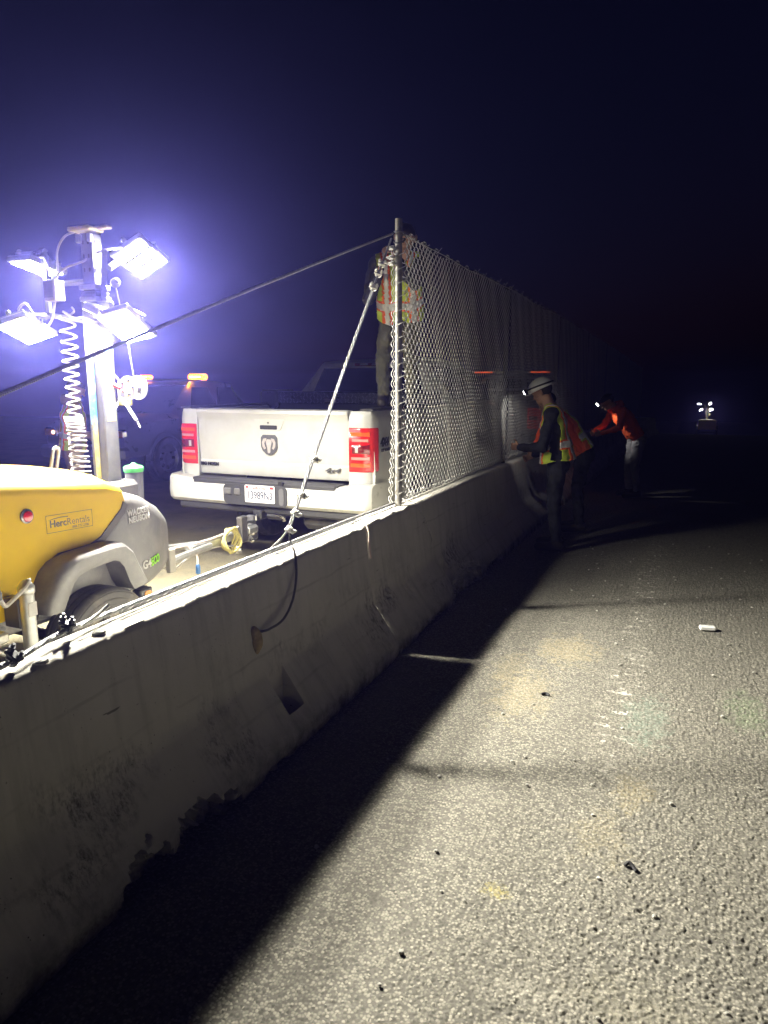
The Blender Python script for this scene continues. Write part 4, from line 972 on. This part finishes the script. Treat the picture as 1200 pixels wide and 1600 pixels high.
    cr = [cab_ring(2.02, .62, 1.42, 1.50, .985, .92), cab_ring(2.03, .62, 1.43, 1.56, .985, .86), cab_ring(2.13, .60, 1.44, 1.90, .99, .68), cab_ring(2.20, .58, 1.44, 1.935, .99, .675), cab_ring(2.8, .56, 1.44, 1.965, .99, .68), cab_ring(3.5, .56, 1.42, 1.945, .99, .67), cab_ring(4.0, .56, 1.38, 1.80, .985, .68), cab_ring(4.45, .56, 1.32, 1.36, .98, .85)]
    cab = G().loft(cr).build('cab', mat, t, 35)
    # rear window, brake lamp, side glass
    def rear_y(z): return 2.03 + (z - 1.56) * (.10 / .34) - .006
    wp = [(-.70, 1.52), (.70, 1.52), (.585, 1.84), (-.585, 1.84)]
    ring0 = [(x, rear_y(z) - .006, z) for x, z in wp]; ring1 = [(x, rear_y(z) + .02, z) for x, z in wp]
    G().loft([ring0, ring1]).build('rear_window', 'glass', cab, 20)
    bl = G().box((.02, rear_y(1.885) - .004, 1.878), (.42, .04, .034), .008).build('brake_lamp', 'deep_red_lens', cab)
    for k in (-.065, .085): G().box((k, rear_y(1.885) - .026, 1.88), (.10, .006, .016), .002).build('lens', 'clear_lens', bl)
    for s in (-1, 1):
        for y0, y1, zt in ((2.28, 2.98, 1.86), (3.05, 3.85, 1.83)):
            a = [(s * .985, y0, 1.46), (s * .985, y1 + .10, 1.46), (s * .715, y1 - .12, zt), (s * .715, y0, zt)]
            G().loft([[(p[0] + s * .012, p[1], p[2]) for p in a], [(p[0] - s * .05, p[1], p[2]) for p in a]]).build('side_window', 'glass', cab, 20)
        G().box((s * 1.12, 3.98, 1.42), (.20, .10, .26), .04).build('mirror', 'black_plastic', cab)
        for y in (2.95, 3.95): G().box((s * 1.002, y - .12, 1.18), (.03, .16, .03), .008).build('door_handle', mat, cab)
    # nose
    def nose(y, hw_, zb, zt): return [(-hw_, y, zb), (-hw_ - .01, y, (zb + zt) / 2), (-hw_ + .02, y, zt - .08), (-hw_ + .16, y, zt), (hw_ - .16, y, zt), (hw_ - .02, y, zt - .08), (hw_ + .01, y, (zb + zt) / 2), (hw_, y, zb)]
    G().loft([nose(4.40, .985, .56, 1.36), nose(5.0, .985, .62, 1.35), nose(5.6, .97, .66, 1.31), nose(5.80, .92, .68, 1.20), nose(5.86, .88, .70, 1.10)]).build('nose', mat, t, 40)
    G().box((0, 5.86, .62), (1.95, .22, .26), .06).build('front_bumper', mat, t)
    for s in (-1, 1):
        wheel(t, (s * .86, 1.22, .405), s); wheel(t, (s * .86, 5.02, .405), s)
RAM = (-3.405, 5.33, 0)
ram = thing('pickup_truck', 'white pickup truck towing the light tower, seen from behind with its tailgate up', 'pickup truck', RAM)
pickup_rear(ram)
# tread-plate tool box across the bed
tb = thing('tool_box', 'black tread-plate tool box across the bed of the white pickup', 'tool box', (RAM[0], RAM[1] + 1.62, 1.44))
G().box((0, 0, -.10), (1.66, .50, .38), .012).build('box_body', 'tread_plate', tb)
G().box((0, 0, .075), (1.90, .54, .13), .015).build('lid', 'tread_plate', tb)
g = G()
for i in range(46):
    for j in range(4):
        a = R(45 if (i + j) % 2 else -45); g.box((-.92 + i * .041, -.2715, .03 + j * .030), (.030, .004, .009), .0015, Matrix.Rotation(a, 3, 'Y'))
o = g.build('tread_pattern', 'tread_bright', tb); o['kind'] = 'stuff'
G().box((-.1, -.285, .05), (.14, .02, .05), .006).build('latch', 'chrome', tb)
G().box((-.86, -.10, .06), (.22, .42, .20), .03).build('end_cap', 'tread_plate', tb)

# a second white pickup further along
w2 = thing('pickup_truck', 'second white pickup parked ahead behind the fence, its tail lamps glowing red', 'pickup truck', (-3.55, 13.0, float(gz(13.5)) - .03))
pickup_rear(w2, lit=True, letters=False)
rk = G(); 
for z in (1.98, 1.62): rk.box((0, 1.96, z), (1.80, .05, .05), .008)
for x in (-.88, -.3, .3, .88): rk.box((x, 1.96, 1.72), (.05, .045, .56), .008)
rk.build('headache_rack', 'rim', w2)
for x in (-.6, .6): G().box((x, 1.92, 1.98), (.40, .03, .03), .006).build('rack_light', 'rack_glow', w2)

# dark pickup facing the camera with amber beacons
def dark_pickup():
    t = thing('pickup_truck', 'dark pickup facing the camera with two amber beacons lit on its roof', 'pickup truck', (-9.22, 8.75, 0))
    mat = 'dark_paint'
    def sec(y, hb, zb, zs, hr_, zr):
        return [(-hb, y, zb), (-hb - .012, y, (zb + zs) / 2), (-hb + .01, y, zs - .03), (-hr_ - .02, y, zs + (zr - zs) * .75 if zr - zs > .2 else zs), (-hr_ + .06, y, zr), (hr_ - .06, y, zr), (hr_ + .02, y, zs + (zr - zs) * .75 if zr - zs > .2 else zs), (hb - .01, y, zs - .03), (hb + .012, y, (zb + zs) / 2), (hb, y, zb)]
    G().loft([sec(.02, .84, .52, .92, .74, .97), sec(.10, .90, .48, 1.00, .78, 1.05), sec(.6, .93, .50, 1.06, .80, 1.12), sec(1.35, .94, .50, 1.10, .82, 1.15)]).build('hood', mat, t, 40)
    cab = G().loft([sec(1.30, .94, .42, 1.10, .80, 1.15), sec(1.75, .945, .40, 1.12, .70, 1.55), sec(2.05, .945, .40, 1.12, .64, 1.70), sec(2.8, .945, .40, 1.12, .63, 1.72), sec(3.3, .945, .40, 1.12, .66, 1.66), sec(3.5, .945, .42, 1.12, .74, 1.18)]).build('cab', mat, t, 35)
    wsr = [(-.70, 1.40, 1.17), (.70, 1.40, 1.17), (.58, 1.95, 1.62), (-.58, 1.95, 1.62)]
    G().loft([[(x, y - .02, z + .03) for x, y, z in wsr], [(x, y + .05, z - .03) for x, y, z in wsr]]).build('windshield', 'glass', cab, 20)
    for s in (-1, 1):
        for y0, y1 in ((1.75, 2.45), (2.52, 3.2)):
            a = [(s * .935, y0 - .1, 1.14), (s * .935, y1, 1.14), (s * .69, y1 - .05, 1.60), (s * .69, y0 + .28, 1.60)]
            G().loft([[(p[0] + s * .02, p[1], p[2]) for p in a], [(p[0] - s * .05, p[1], p[2]) for p in a]]).build('side_window', 'glass', cab, 20)
        bed_side(s, 5.3, .945, 1.12, .48, 4.35, .42, mat, t, 3.5)
        hl = G().box((s * .76, .035, .86), (.28, .10, .15), .04).build('headlight', 'chrome', t)
        G().box((s * .75, -.012, .86), (.22, .03, .11), .03).build('lens', 'amber_lens', hl); G().sphere((s * .66, -.02, .86), (.035, .02, .035), 10, 7).build('bulb', 'drl', hl)
        G().box((s * 1.06, 1.62, 1.18), (.20, .10, .17), .03).build('mirror', 'black_plastic', cab)
        wheel(t, (s * .84, .95, .39), s, .39, .25); wheel(t, (s * .84, 4.35, .39), s, .39, .25)
        g = G(); ring = []
        for a in np.linspace(0, math.pi, 15):
            ring.append([(s * x, .95 + rr * math.cos(a), .39 + rr * math.sin(a)) for x, rr in ((.86, .43), (.965, .43), (.965, .475), (.86, .475))])
        g.loft(ring).build('wheel_arch', mat, t, 40)
        G().box((s * .95, 2.5, 1.0), (.02, .15, .03), .006).build('door_handle', mat, cab)
    gr = G().box((0, .03, .80), (1.16, .06, .24), .03).build('grille', 'black_plastic', t)
    for k in range(4): G().box((0, -.002, .72 + k * .055), (1.10, .02, .016), .004).build('grille_bar', 'emblem_dark', gr)
    G().box((0, -.01, .54), (1.86, .20, .22), .05).build('front_bumper', mat, t)
    bar = G().box((0, 2.25, 1.735), (1.48, .14, .018), .006).build('beacon_bar', 'rim', t)
    for s in (-1, 1):
        k = 1. if s > 0 else .7
        be = G().box((s * .62, 2.25, 1.79), (.40 * k, .16, .12 * k), .04).build('beacon', 'amber_lit', bar)  # lens oversized and glowing orange in place of the beacon's halo
        G().box((s * .62, 2.170, 1.79), (.26 * k, .02, .036 * k), .008).build('led_strip', 'amber_glow' if s > 0 else 'amber_dim', be)
    return t
M['amber_dim'] = em('amber_beacon_dim', (1.0, .40, .05), 14.)
dark_pickup()

# ------------------------------------------------------------------ workers
def capsule(a, b, ra, rb, n=14, m_=5):
    a, b = V(*a), V(*b); d = b - a; L = np.linalg.norm(d)
    d = d / L if L > 1e-6 else V(0, 0, 1); x = np.cross(d, V(.31, .77, .22)); x /= np.linalg.norm(x); y = np.cross(d, x); rings = []
    for i in range(m_ + 1):
        t = math.pi / 2 * i / m_; rings.append((a - d * ra * math.cos(t), max(ra * math.sin(t), 1e-4)))
    for i in range(m_ + 1):
        t = math.pi / 2 * i / m_; rings.append((b + d * rb * math.sin(t), max(rb * math.cos(t), 1e-4)))
    return [[c + r_ * (math.cos(q) * x + math.sin(q) * y) for q in np.linspace(0, 2 * math.pi, n, endpoint=False)] for c, r_ in rings]
def hand_caps(w, d, side, palm_n, curl=.5, sc=1.):
    """five unequal fingers rooted in a palm; w wrist, d pointing along the hand, palm_n out of the palm"""
    w, d, pn = V(*w), V(*d), V(*palm_n); d /= np.linalg.norm(d); pn = pn - d * (pn @ d); pn /= np.linalg.norm(pn); sd = np.cross(d, pn) * side
    out = []; k0 = w + d * .09 * sc
    for q in (-.026, -.009, .009, .026): out.append((w + d * .015 + sd * q * .7, k0 + sd * q, .015, .012))
    for q, L in ((-.030, .060), (-.010, .075), (.010, .080), (.030, .070)):
        p0 = k0 + sd * q; c1 = curl * .9; d1 = d * math.cos(c1) + pn * math.sin(c1); p1 = p0 + d1 * L * .5; c2 = curl * 2.0; d2 = d * math.cos(c2) + pn * math.sin(c2); p2 = p1 + d2 * L * .5
        out += [(p0, p1, .0105, .0095), (p1, p2, .0095, .008)]
    t0 = w + d * .03 + sd * .028; t1 = t0 + (d * .6 + sd * .7 + pn * .3) * .045; t2 = t1 + (d * .85 + sd * .25 + pn * .5) * .035
    out += [(t0, t1, .013, .011), (t1, t2, .011, .009)]
    return out
def person(label, loc, head, J, top, legs, extras=(), vest=None, hood=False, helmet=None, glove=None, lit_lamp=False, voxel=.0095, hair=True):
    root = thing('person', label, 'person', loc, head, 'workers on the night shift')
    caps = []                                  # (a, b, ra, rb, material slot, tag)
    def C(a, b, ra, rb, ms, tg=''): caps.append((V(*a), V(*b), ra, rb, ms, tg))
    p, c, n_, h = (V(*J[k]) for k in ('pelvis', 'chest', 'neck', 'head'))
    up = (c - p) / np.linalg.norm(c - p); rt = V(*J.get('right', (1, 0, 0))); rt = rt - up * (rt @ up); rt /= np.linalg.norm(rt); fw = np.cross(up, rt)
    SKIN, TOP, LEG, BOOT, HAIR = 0, 1, 2, 3, 4
    for s in (-1, 1):
        C(p + rt * s * .075, p + (c - p) * .5 + rt * s * .070, .112, .108, TOP, 't'); C(p + (c - p) * .45 + rt * s * .070, c + rt * s * .085, .112, .120, TOP, 't')
        C(c + rt * s * .08, c + up * .10 + rt * s * .095, .115, .085, TOP, 't')
        C(p - up * .07 + rt * s * .07, p + rt * s * .07, .112, .110, LEG)
    shl = {}
    for k, s in (('l', -1), ('r', 1)):
        sh = c + up * .125 + rt * s * .180; shl[k] = sh; C(c + up * .14 + rt * s * .05, sh, .066, .066, TOP, 't'); C(n_ - up * .015, sh - up * .0 + rt * s * -.03, .050, .060, TOP, 't')
        e, w = V(*J['elbow_' + k]), V(*J['wrist_' + k])
        C(sh, e, .064, .050, TOP, 'a'); C(e, w, .052, .036, TOP, 'a')
        hd = J.get('hand_' + k, w - e); pn = J.get('palm_' + k, -rt * s)
        for (a, b, ra, rb) in hand_caps(w, hd, s, pn, J.get('curl', .55)): C(a, b, ra, rb, SKIN if not glove else 5, 'h')
        hip = p - up * .06 + rt * s * .095; kn, an = V(*J['knee_' + k]), V(*J['ankle_' + k])
        C(hip, kn, .098, .066, LEG); C(kn, an, .066, .050, LEG)
        ft = V(*J.get('foot_' + k, an + V(0, .17, -.05))); C(an + V(0, -.03, -.035), ft, .047, .042, BOOT); C(an, an + V(0, 0, -.03), .052, .05, BOOT)
    C(c + up * .10, n_, .075, .060, TOP if hood else SKIN, 'n'); C(n_, h - V(*J.get('face', fw)) * .01, .056, .058, SKIN)
    f = V(*J.get('face', fw)); f /= np.linalg.norm(f); hu = h - n_; hu = hu - f * (hu @ f); hu /= np.linalg.norm(hu); hr_ = np.cross(f, hu)
    C(h - f * .028 + hu * .035, h + f * .025 + hu * .035, .083, .078, SKIN, 'hd'); C(h + f * .015 - hu * .045, h + f * .055 - hu * .062, .060, .040, SKIN, 'hd')
    C(h + f * .090 + hu * .012, h + f * .108 - hu * .018, .010, .014, SKIN); C(h + f * .078 + hu * .03 - hr_ * .03, h + f * .078 + hu * .03 + hr_ * .03, .016, .016, SKIN)
    C(h + f * .083 - hu * .050 - hr_ * .018, h + f * .083 - hu * .050 + hr_ * .018, .011, .011, SKIN)
    for s in (-1, 1): C(h + hr_ * s * .080 - hu * .015 - f * .01, h + hr_ * s * .083 + hu * .02 - f * .012, .012, .016, SKIN)
    for a, b, ra, rb, ms in extras: C(a, b, ra, rb, ms, 'x')
    g = G()
    for a, b, ra, rb, ms, tg in caps: g.loft(capsule(a, b, ra, rb))
    tmp = g.build('person_shell', 'skin', None, 0)
    md = tmp.modifiers.new('r', 'REMESH'); md.mode = 'VOXEL'; md.voxel_size = voxel
    ms_ = tmp.modifiers.new('s', 'SMOOTH'); ms_.factor = .5; ms_.iterations = 3
    dg = bpy.context.evaluated_depsgraph_get(); me = bpy.data.meshes.new_from_object(tmp.evaluated_get(dg)); bpy.data.objects.remove(tmp)
    nv = len(me.vertices); co = np.zeros(nv * 3); me.vertices.foreach_get('co', co); co = co.reshape(-1, 3)
    def near(Pts):
        best = np.full(len(Pts), 9.); idx = np.zeros(len(Pts), int)
        for i, (a, b, ra, rb, ms, tg) in enumerate(caps):
            d = b - a; L2 = max(d @ d, 1e-9); t = np.clip((Pts - a) @ d / L2, 0, 1); q = np.linalg.norm(Pts - a - t[:, None] * d, axis=1) - (ra + (rb - ra) * t)
            k = q < best; best[k] = q[k]; idx[k] = i
        return idx
    # cloth creases
    cr_ = np.array([mnoise.fractal(Vector(q) * 9., .8, 2., 3) for q in co]); nrm = np.zeros(nv * 3); me.vertices.foreach_get('normal', nrm); nrm = nrm.reshape(-1, 3)
    vi = near(co); cloth = np.array([caps[i][4] in (1, 2) for i in vi]); co = co + nrm * (cloth * cr_ * .015)[:, None]
    me.vertices.foreach_set('co', co.ravel()); me.update()
    cen = np.zeros(len(me.polygons) * 3); me.polygons.foreach_get('center', cen); cen = cen.reshape(-1, 3); fi = near(cen)
    mats = ['skin', top, legs, 'boot', 'hair', glove or 'skin']; me.materials.clear()
    for k in mats: me.materials.append(M[k])
    slot = np.array([caps[i][4] for i in fi])
    if hair:
        q = cen - h; sel = np.array([caps[i][5] == 'hd' for i in fi]) & ((q @ hu > .055) | (q @ f < -.02)) & (q @ hu > -.05); slot[sel] = 4
    me.polygons.foreach_set('material_index', slot.astype(np.int32)); me.polygons.foreach_set('use_smooth', [True] * len(cen)); me.name = 'body'
    body = link('body', me, root)
    for s in (-1, 1): G().sphere(h + f * .083 + hu * .012 + hr_ * s * .030, .010, 8, 6).build('eye', 'eye', root)
    # vest: the torso's own faces pushed outwards
    if vest:
        ftag = np.array([caps[i][5] for i in fi]); L = np.linalg.norm(c - p); ax = (cen - p) @ up; sx = (cen - p) @ rt; sy = (cen - p) @ fw
        tors = (ftag == 't') & (ax > vest.get('low', -.04))
        shd = np.abs(sx) < .175 + .0 * ax
        ve = tors & shd
        def shell(sel, off, name, mt, par):
            polys = [tuple(me.polygons[i].vertices) for i in np.nonzero(sel)[0]]; used = sorted({v for q in polys for v in q}); mp = {v: i for i, v in enumerate(used)}
            if not used: return None
            m2 = bpy.data.meshes.new(name); m2.from_pydata([tuple(co[v] + nrm[v] * (off + vest.get('flare', .02) * max(0, 1 - ((co[v] - p) @ up) / (.8 * L)))) for v in used], [], [tuple(mp[v] for v in q) for q in polys]); m2.materials.append(M[mt]); m2.polygons.foreach_set('use_smooth', [True] * len(polys))
            o = link(name, m2, par); md = o.modifiers.new('thick', 'SOLIDIFY'); md.thickness = .004; md.offset = -1; return o
        vo = shell(ve, .010, 'vest', vest['mat'], root)
        bands = ((.05, .115), (.24, .30)) if vest.get('two', False) else ((.10, .165),)
        for b0_, b1_ in bands:
            shell(ve & (ax > b0_ - .018) & (ax < b1_ + .018), .0125, 'trim', vest['trim'], vo); shell(ve & (ax > b0_) & (ax < b1_), .015, 'reflective_band', 'reflective', vo)
        for s in (-1, 1):
            v_ = ve & (np.abs(sx - s * .105) < .034) & (ax > -.03); shell(v_, .0128, 'trim', vest['trim'], vo)
            v_ = ve & (np.abs(sx - s * .105) < .017) & (ax > -.03); shell(v_, .0155, 'reflective_band', 'reflective', vo)
    if helmet:
        g = G(); n1 = 26; rings = []
        for k in range(9):
            t = k / 8 * math.pi / 2; rings.append([h + hu * (.045 + .110 * math.sin(t)) + (f * 1.12 * math.cos(a) + hr_ * .92 * math.sin(a)) * .122 * max(.02, math.cos(t)) for a in np.linspace(0, 2 * math.pi, n1, endpoint=False)])
        g.loft(rings, True, False); g.add(rings[-1], [tuple(range(n1))])
        brim = [h + hu * .040 + (f * (1.42 if math.cos(a) > 0 else 1.25) * math.cos(a) + hr_ * 1.10 * math.sin(a)) * .126 for a in np.linspace(0, 2 * math.pi, n1, endpoint=False)]
        g.loft([rings[0], brim, [q - hu * .006 for q in brim], [q - hu * .008 for q in rings[0]]], True, False)
        hel = g.build('helmet', helmet, root, 50)
        st = [h + hu * (.075 + .012 * math.cos(a)) + (f * 1.13 * math.cos(a) + hr_ * .93 * math.sin(a)) * .121 for a in np.linspace(0, 2 * math.pi, n1, endpoint=False)]
        G().tube(st, .008, 6, closed=True).build('strap', 'helmet_strap', hel)
        if lit_lamp:
            hl = G().lathe([(.024, 0), (.028, .01), (.028, .03)], (0, 0, 0), 'z', 16); mt = Vector(tuple(f)).to_track_quat('Z', 'Y').to_matrix().to_4x4(); mt.translation = Vector(tuple(h + hu * .080 + f * .137)); hl.xf(mt); ho = hl.build('headlamp', 'black_plastic', hel)
            le = G().lathe([(.024, .028), (.022, .036), (.001, .038)], (0, 0, 0), 'z', 16); le.xf(mt); le.build('lens', 'headlamp', ho)
    if lit_lamp and not helmet:
        st = [h + hu * .062 + (f * 1.0 * math.cos(a) + hr_ * .92 * math.sin(a)) * .108 for a in np.linspace(0, 2 * math.pi, 24, endpoint=False)]
        so_ = G().tube(st, .010, 6, closed=True).build('headlamp_strap', 'helmet_strap', root)
        hl = G().lathe([(.024, 0), (.028, .01), (.028, .03)], (0, 0, 0), 'z', 16); mt = Vector(tuple(f)).to_track_quat('Z', 'Y').to_matrix().to_4x4(); mt.translation = Vector(tuple(h + hu * .062 + f * .112)); hl.xf(mt); hl.build('headlamp', 'black_plastic', so_)
        le = G().lathe([(.024, .028), (.022, .036), (.001, .038)], (0, 0, 0), 'z', 16); le.xf(mt); le.build('lens', 'headlamp', so_)
    if hood:
        g = G(); rings = []
        for t in np.linspace(-2.3, 2.3, 22):
            cc = n_ - up * .005 + (-f * math.cos(t) * 1.0 + hr_ * math.sin(t)) * .100; d = (f * math.sin(t) + hr_ * math.cos(t)); o_ = np.cross(d, hu); rr = .048 - .006 * abs(t)
            rings.append([cc + (o_ * math.cos(a) + hu * 1.25 * math.sin(a)) * rr * (1 + .12 * math.sin(3 * a + t * 4)) for a in np.linspace(0, 2 * math.pi, 12, endpoint=False)])
        g.loft(rings).build('hood', top, root, 60)
    return root, (h, f, hu)
def stand(lean=0., arms=None, **kw):
    J = dict(pelvis=(0, 0, .94), chest=(0, lean * .5, 1.28), neck=(0, lean * .8, 1.455), head=(0, lean + .02, 1.585), elbow_l=(-.27, .02 + lean * .4, 1.10), wrist_l=(-.25, .17 + lean * .3, .90), elbow_r=(.27, .02 + lean * .4, 1.10), wrist_r=(.25, .17 + lean * .3, .90), knee_l=(-.11, .02, .50), ankle_l=(-.13, -.02, .10), knee_r=(.11, .02, .50), ankle_r=(.13, -.02, .10), face=(0, 1, -.1))
    J.update(kw); return J
# left of the mast, back to the camera
person('worker in tan jacket and yellow vest standing behind the light mast', (-6.55, 6.05, 0), R(-35), stand(.05, face=(.3, 1, -.45), elbow_l=(-.30, .05, 1.12), wrist_l=(-.20, .26, 1.02), elbow_r=(.31, .06, 1.10), wrist_r=(.2, .28, 1.05)), 'tan_cloth', 'tan_cloth', vest=dict(mat='vest_yellow', trim='vest_orange', low=-.10), hood=True)
# up on the bed rail, lashing the rope to the post head; local frame looks towards the post
J = dict(pelvis=(.03, .02, .81), chest=(.09, -.17, 1.08), neck=(.17, -.27, 1.235), head=(.225, -.36, 1.33), face=(.45, -.75, -.5), right=(-.9, -.42, 0), elbow_r=(-.12, -.32, .90), wrist_r=(.06, -.47, 1.10), elbow_l=(.33, -.42, .98), wrist_l=(.24, -.58, 1.15), hand_r=(.5, -.5, .5), hand_l=(-.1, -.7, .5), palm_r=(.6, .1, -.3), palm_l=(-.7, -.2, -.3), curl=.8,
         knee_r=(-.10, -.07, .45), ankle_r=(-.12, .0, .10), foot_r=(-.07, -.15, .045), knee_l=(.13, .0, .46), ankle_l=(.10, .12, .10), foot_l=(.16, -.03, .045))
person('worker in yellow vest up on the white pickup tying off the fence post', (-2.40, 5.80, 1.452), 0, J, 'navy_cloth', 'olive_cloth', vest=dict(mat='vest_yellow', trim='vest_orange', low=-.12), helmet=None)
# hard hat and lit head lamp, on the road side of the fence
def beam(root_loc, head, hp, tgt, watts, size=70):
    sp = bpy.data.lights.new('headlamp_beam', 'SPOT'); sp.energy = watts; sp.spot_size = R(size); sp.spot_blend = .7; sp.shadow_soft_size = .02; sp.color = (1, .96, .9)
    so = bpy.data.objects.new('headlamp_beam', sp); COL.objects.link(so)
    mw = Matrix.Translation(root_loc) @ Matrix.Rotation(head, 4, 'Z'); h, f, hu = hp
    pos = mw @ Vector(tuple(h + hu * .075 + f * .19)); so.location = pos; so.rotation_euler = (Vector(tgt) - pos).to_track_quat('-Z', 'Y').to_euler()
J = stand(.12, face=(.35, 1, -.5), head=(.01, .17, 1.575), neck=(0, .10, 1.45), chest=(0, .05, 1.25), elbow_l=(-.27, .14, 1.06), wrist_l=(-.15, .36, 1.05), elbow_r=(.28, .02, 1.04), wrist_r=(.24, .24, .94), curl=.8)
lc, hdg = (-1.20, 7.12, float(gz(7.12))), R(98)
_, hp = person('worker in white hard hat with a lit headlamp, beside the fence', lc, hdg, J, 'navy_cloth', 'navy_cloth', vest=dict(mat='vest_yellow', trim='vest_orange', low=-.16, flare=.05), helmet='helmet_white', lit_lamp=True)
beam(lc, hdg, hp, (-1.84, 7.75, 1.2), 8, 60)
# orange sleeves, half hidden behind the hard hat
J = stand(.25, chest=(0, .17, 1.20), neck=(0, .29, 1.355), head=(.0, .38, 1.45), face=(0, 1, -.6), elbow_l=(-.27, .42, 1.16), wrist_l=(-.16, .52, .93), elbow_r=(.30, .40, 1.12), wrist_r=(.14, .52, .92), curl=.9)
person('worker in orange jacket bending to the fence behind the hard-hatted worker', (-1.12, 8.15, float(gz(8.15))), R(100), J, 'orange_cloth', 'navy_cloth', vest=dict(mat='vest_orange', trim='vest_yellow', low=-.05), glove='white_ink')
# orange hoodie, pale trousers, bent over on the road
J = stand(.0, chest=(0, .20, 1.20), neck=(0, .33, 1.34), head=(0, .44, 1.42), face=(0, 1, -.75), elbow_l=(-.30, .36, 1.06), wrist_l=(-.15, .55, .98), elbow_r=(.30, .36, 1.06), wrist_r=(.15, .56, .98), curl=.8)
lc, hdg = (-.76, 11.1, float(gz(11.1))), R(118)
_, hp = person('worker in orange hoodie and pale trousers bending down on the dark road', lc, hdg, J, 'orange_cloth', 'grey_cloth', hood=True, helmet=None, lit_lamp=True)  # unseen headlamp, added to account for the light on this worker
beam(lc, hdg, hp, (-.93, 11.03, 1.0), 14, 40)

# ------------------------------------------------------------------ small things on the road
o = G().box((0, 0, 0), (.10, .045, .028), .006).build('plastic_block', 'paper', None, 30, (.20, 5.10, .018), R(12)); tag(o, 'small white plastic block lying on the lit asphalt', 'debris')
g = G().tube(smooth_path([(-.02, .0, .006), (-.008, .012, .012), (.006, .004, .010), (.02, -.016, .006)]), .007, 6); o = g.build('rubber_scrap', 'black_plastic', None, 40, (-.084, 2.35, .0)); tag(o, 'small black rubber scrap curled on the asphalt', 'debris')
g = G().tube(smooth_path([(-.02, .0, .006), (-.0, .012, .010), (.02, .004, .006)]), .008, 6); o = g.build('rubber_scrap', 'black_plastic', None, 40, (-.62, 3.62, .0)); tag(o, 'short dark scrap on a sandy patch of the asphalt', 'debris')
g = G()
for k in range(150):
    x, y = random.uniform(-1.2, 1.0), random.uniform(1.3, 8.); s = random.uniform(.004, .009); q = G(); q.sphere((0, 0, 0), (s * 1.2, s, s * .7), 6, 4); q.v = [tuple(np.array(p) * (1 + .5 * mnoise.noise(Vector(p) * 90 + Vector((k, 0, 0)))) + V(x, y, s * .5)) for p in q.v]; g.add(q.v, q.f)
o = g.build('loose_grit', 'crumb', None, 30); o['kind'] = 'stuff'; o['label'] = 'loose grit scattered over the asphalt'

# ------------------------------------------------------------------ blue-tinted haze added for the glare round the lamps
hm = bpy.data.materials.new('lamp_glow_haze'); hm.use_nodes = True
hn = hm.node_tree.nodes; hn.remove(hn['Principled BSDF'])
pv = hn.new('ShaderNodeVolumePrincipled'); pv.inputs['Color'].default_value = (.24, .23, 1., 1); pv.inputs['Density'].default_value = HAZE; pv.inputs['Anisotropy'].default_value = .85
hm.node_tree.links.new(pv.outputs[0], hn['Material Output'].inputs['Volume'])
hz = G().box((0, 55, -3.3), (302, 232, 15.0), 0).build('haze', hm, None, 0); hz['kind'] = 'stuff'
hz['label'] = 'thin haze, tinted blue and added for the glow around the lamps'
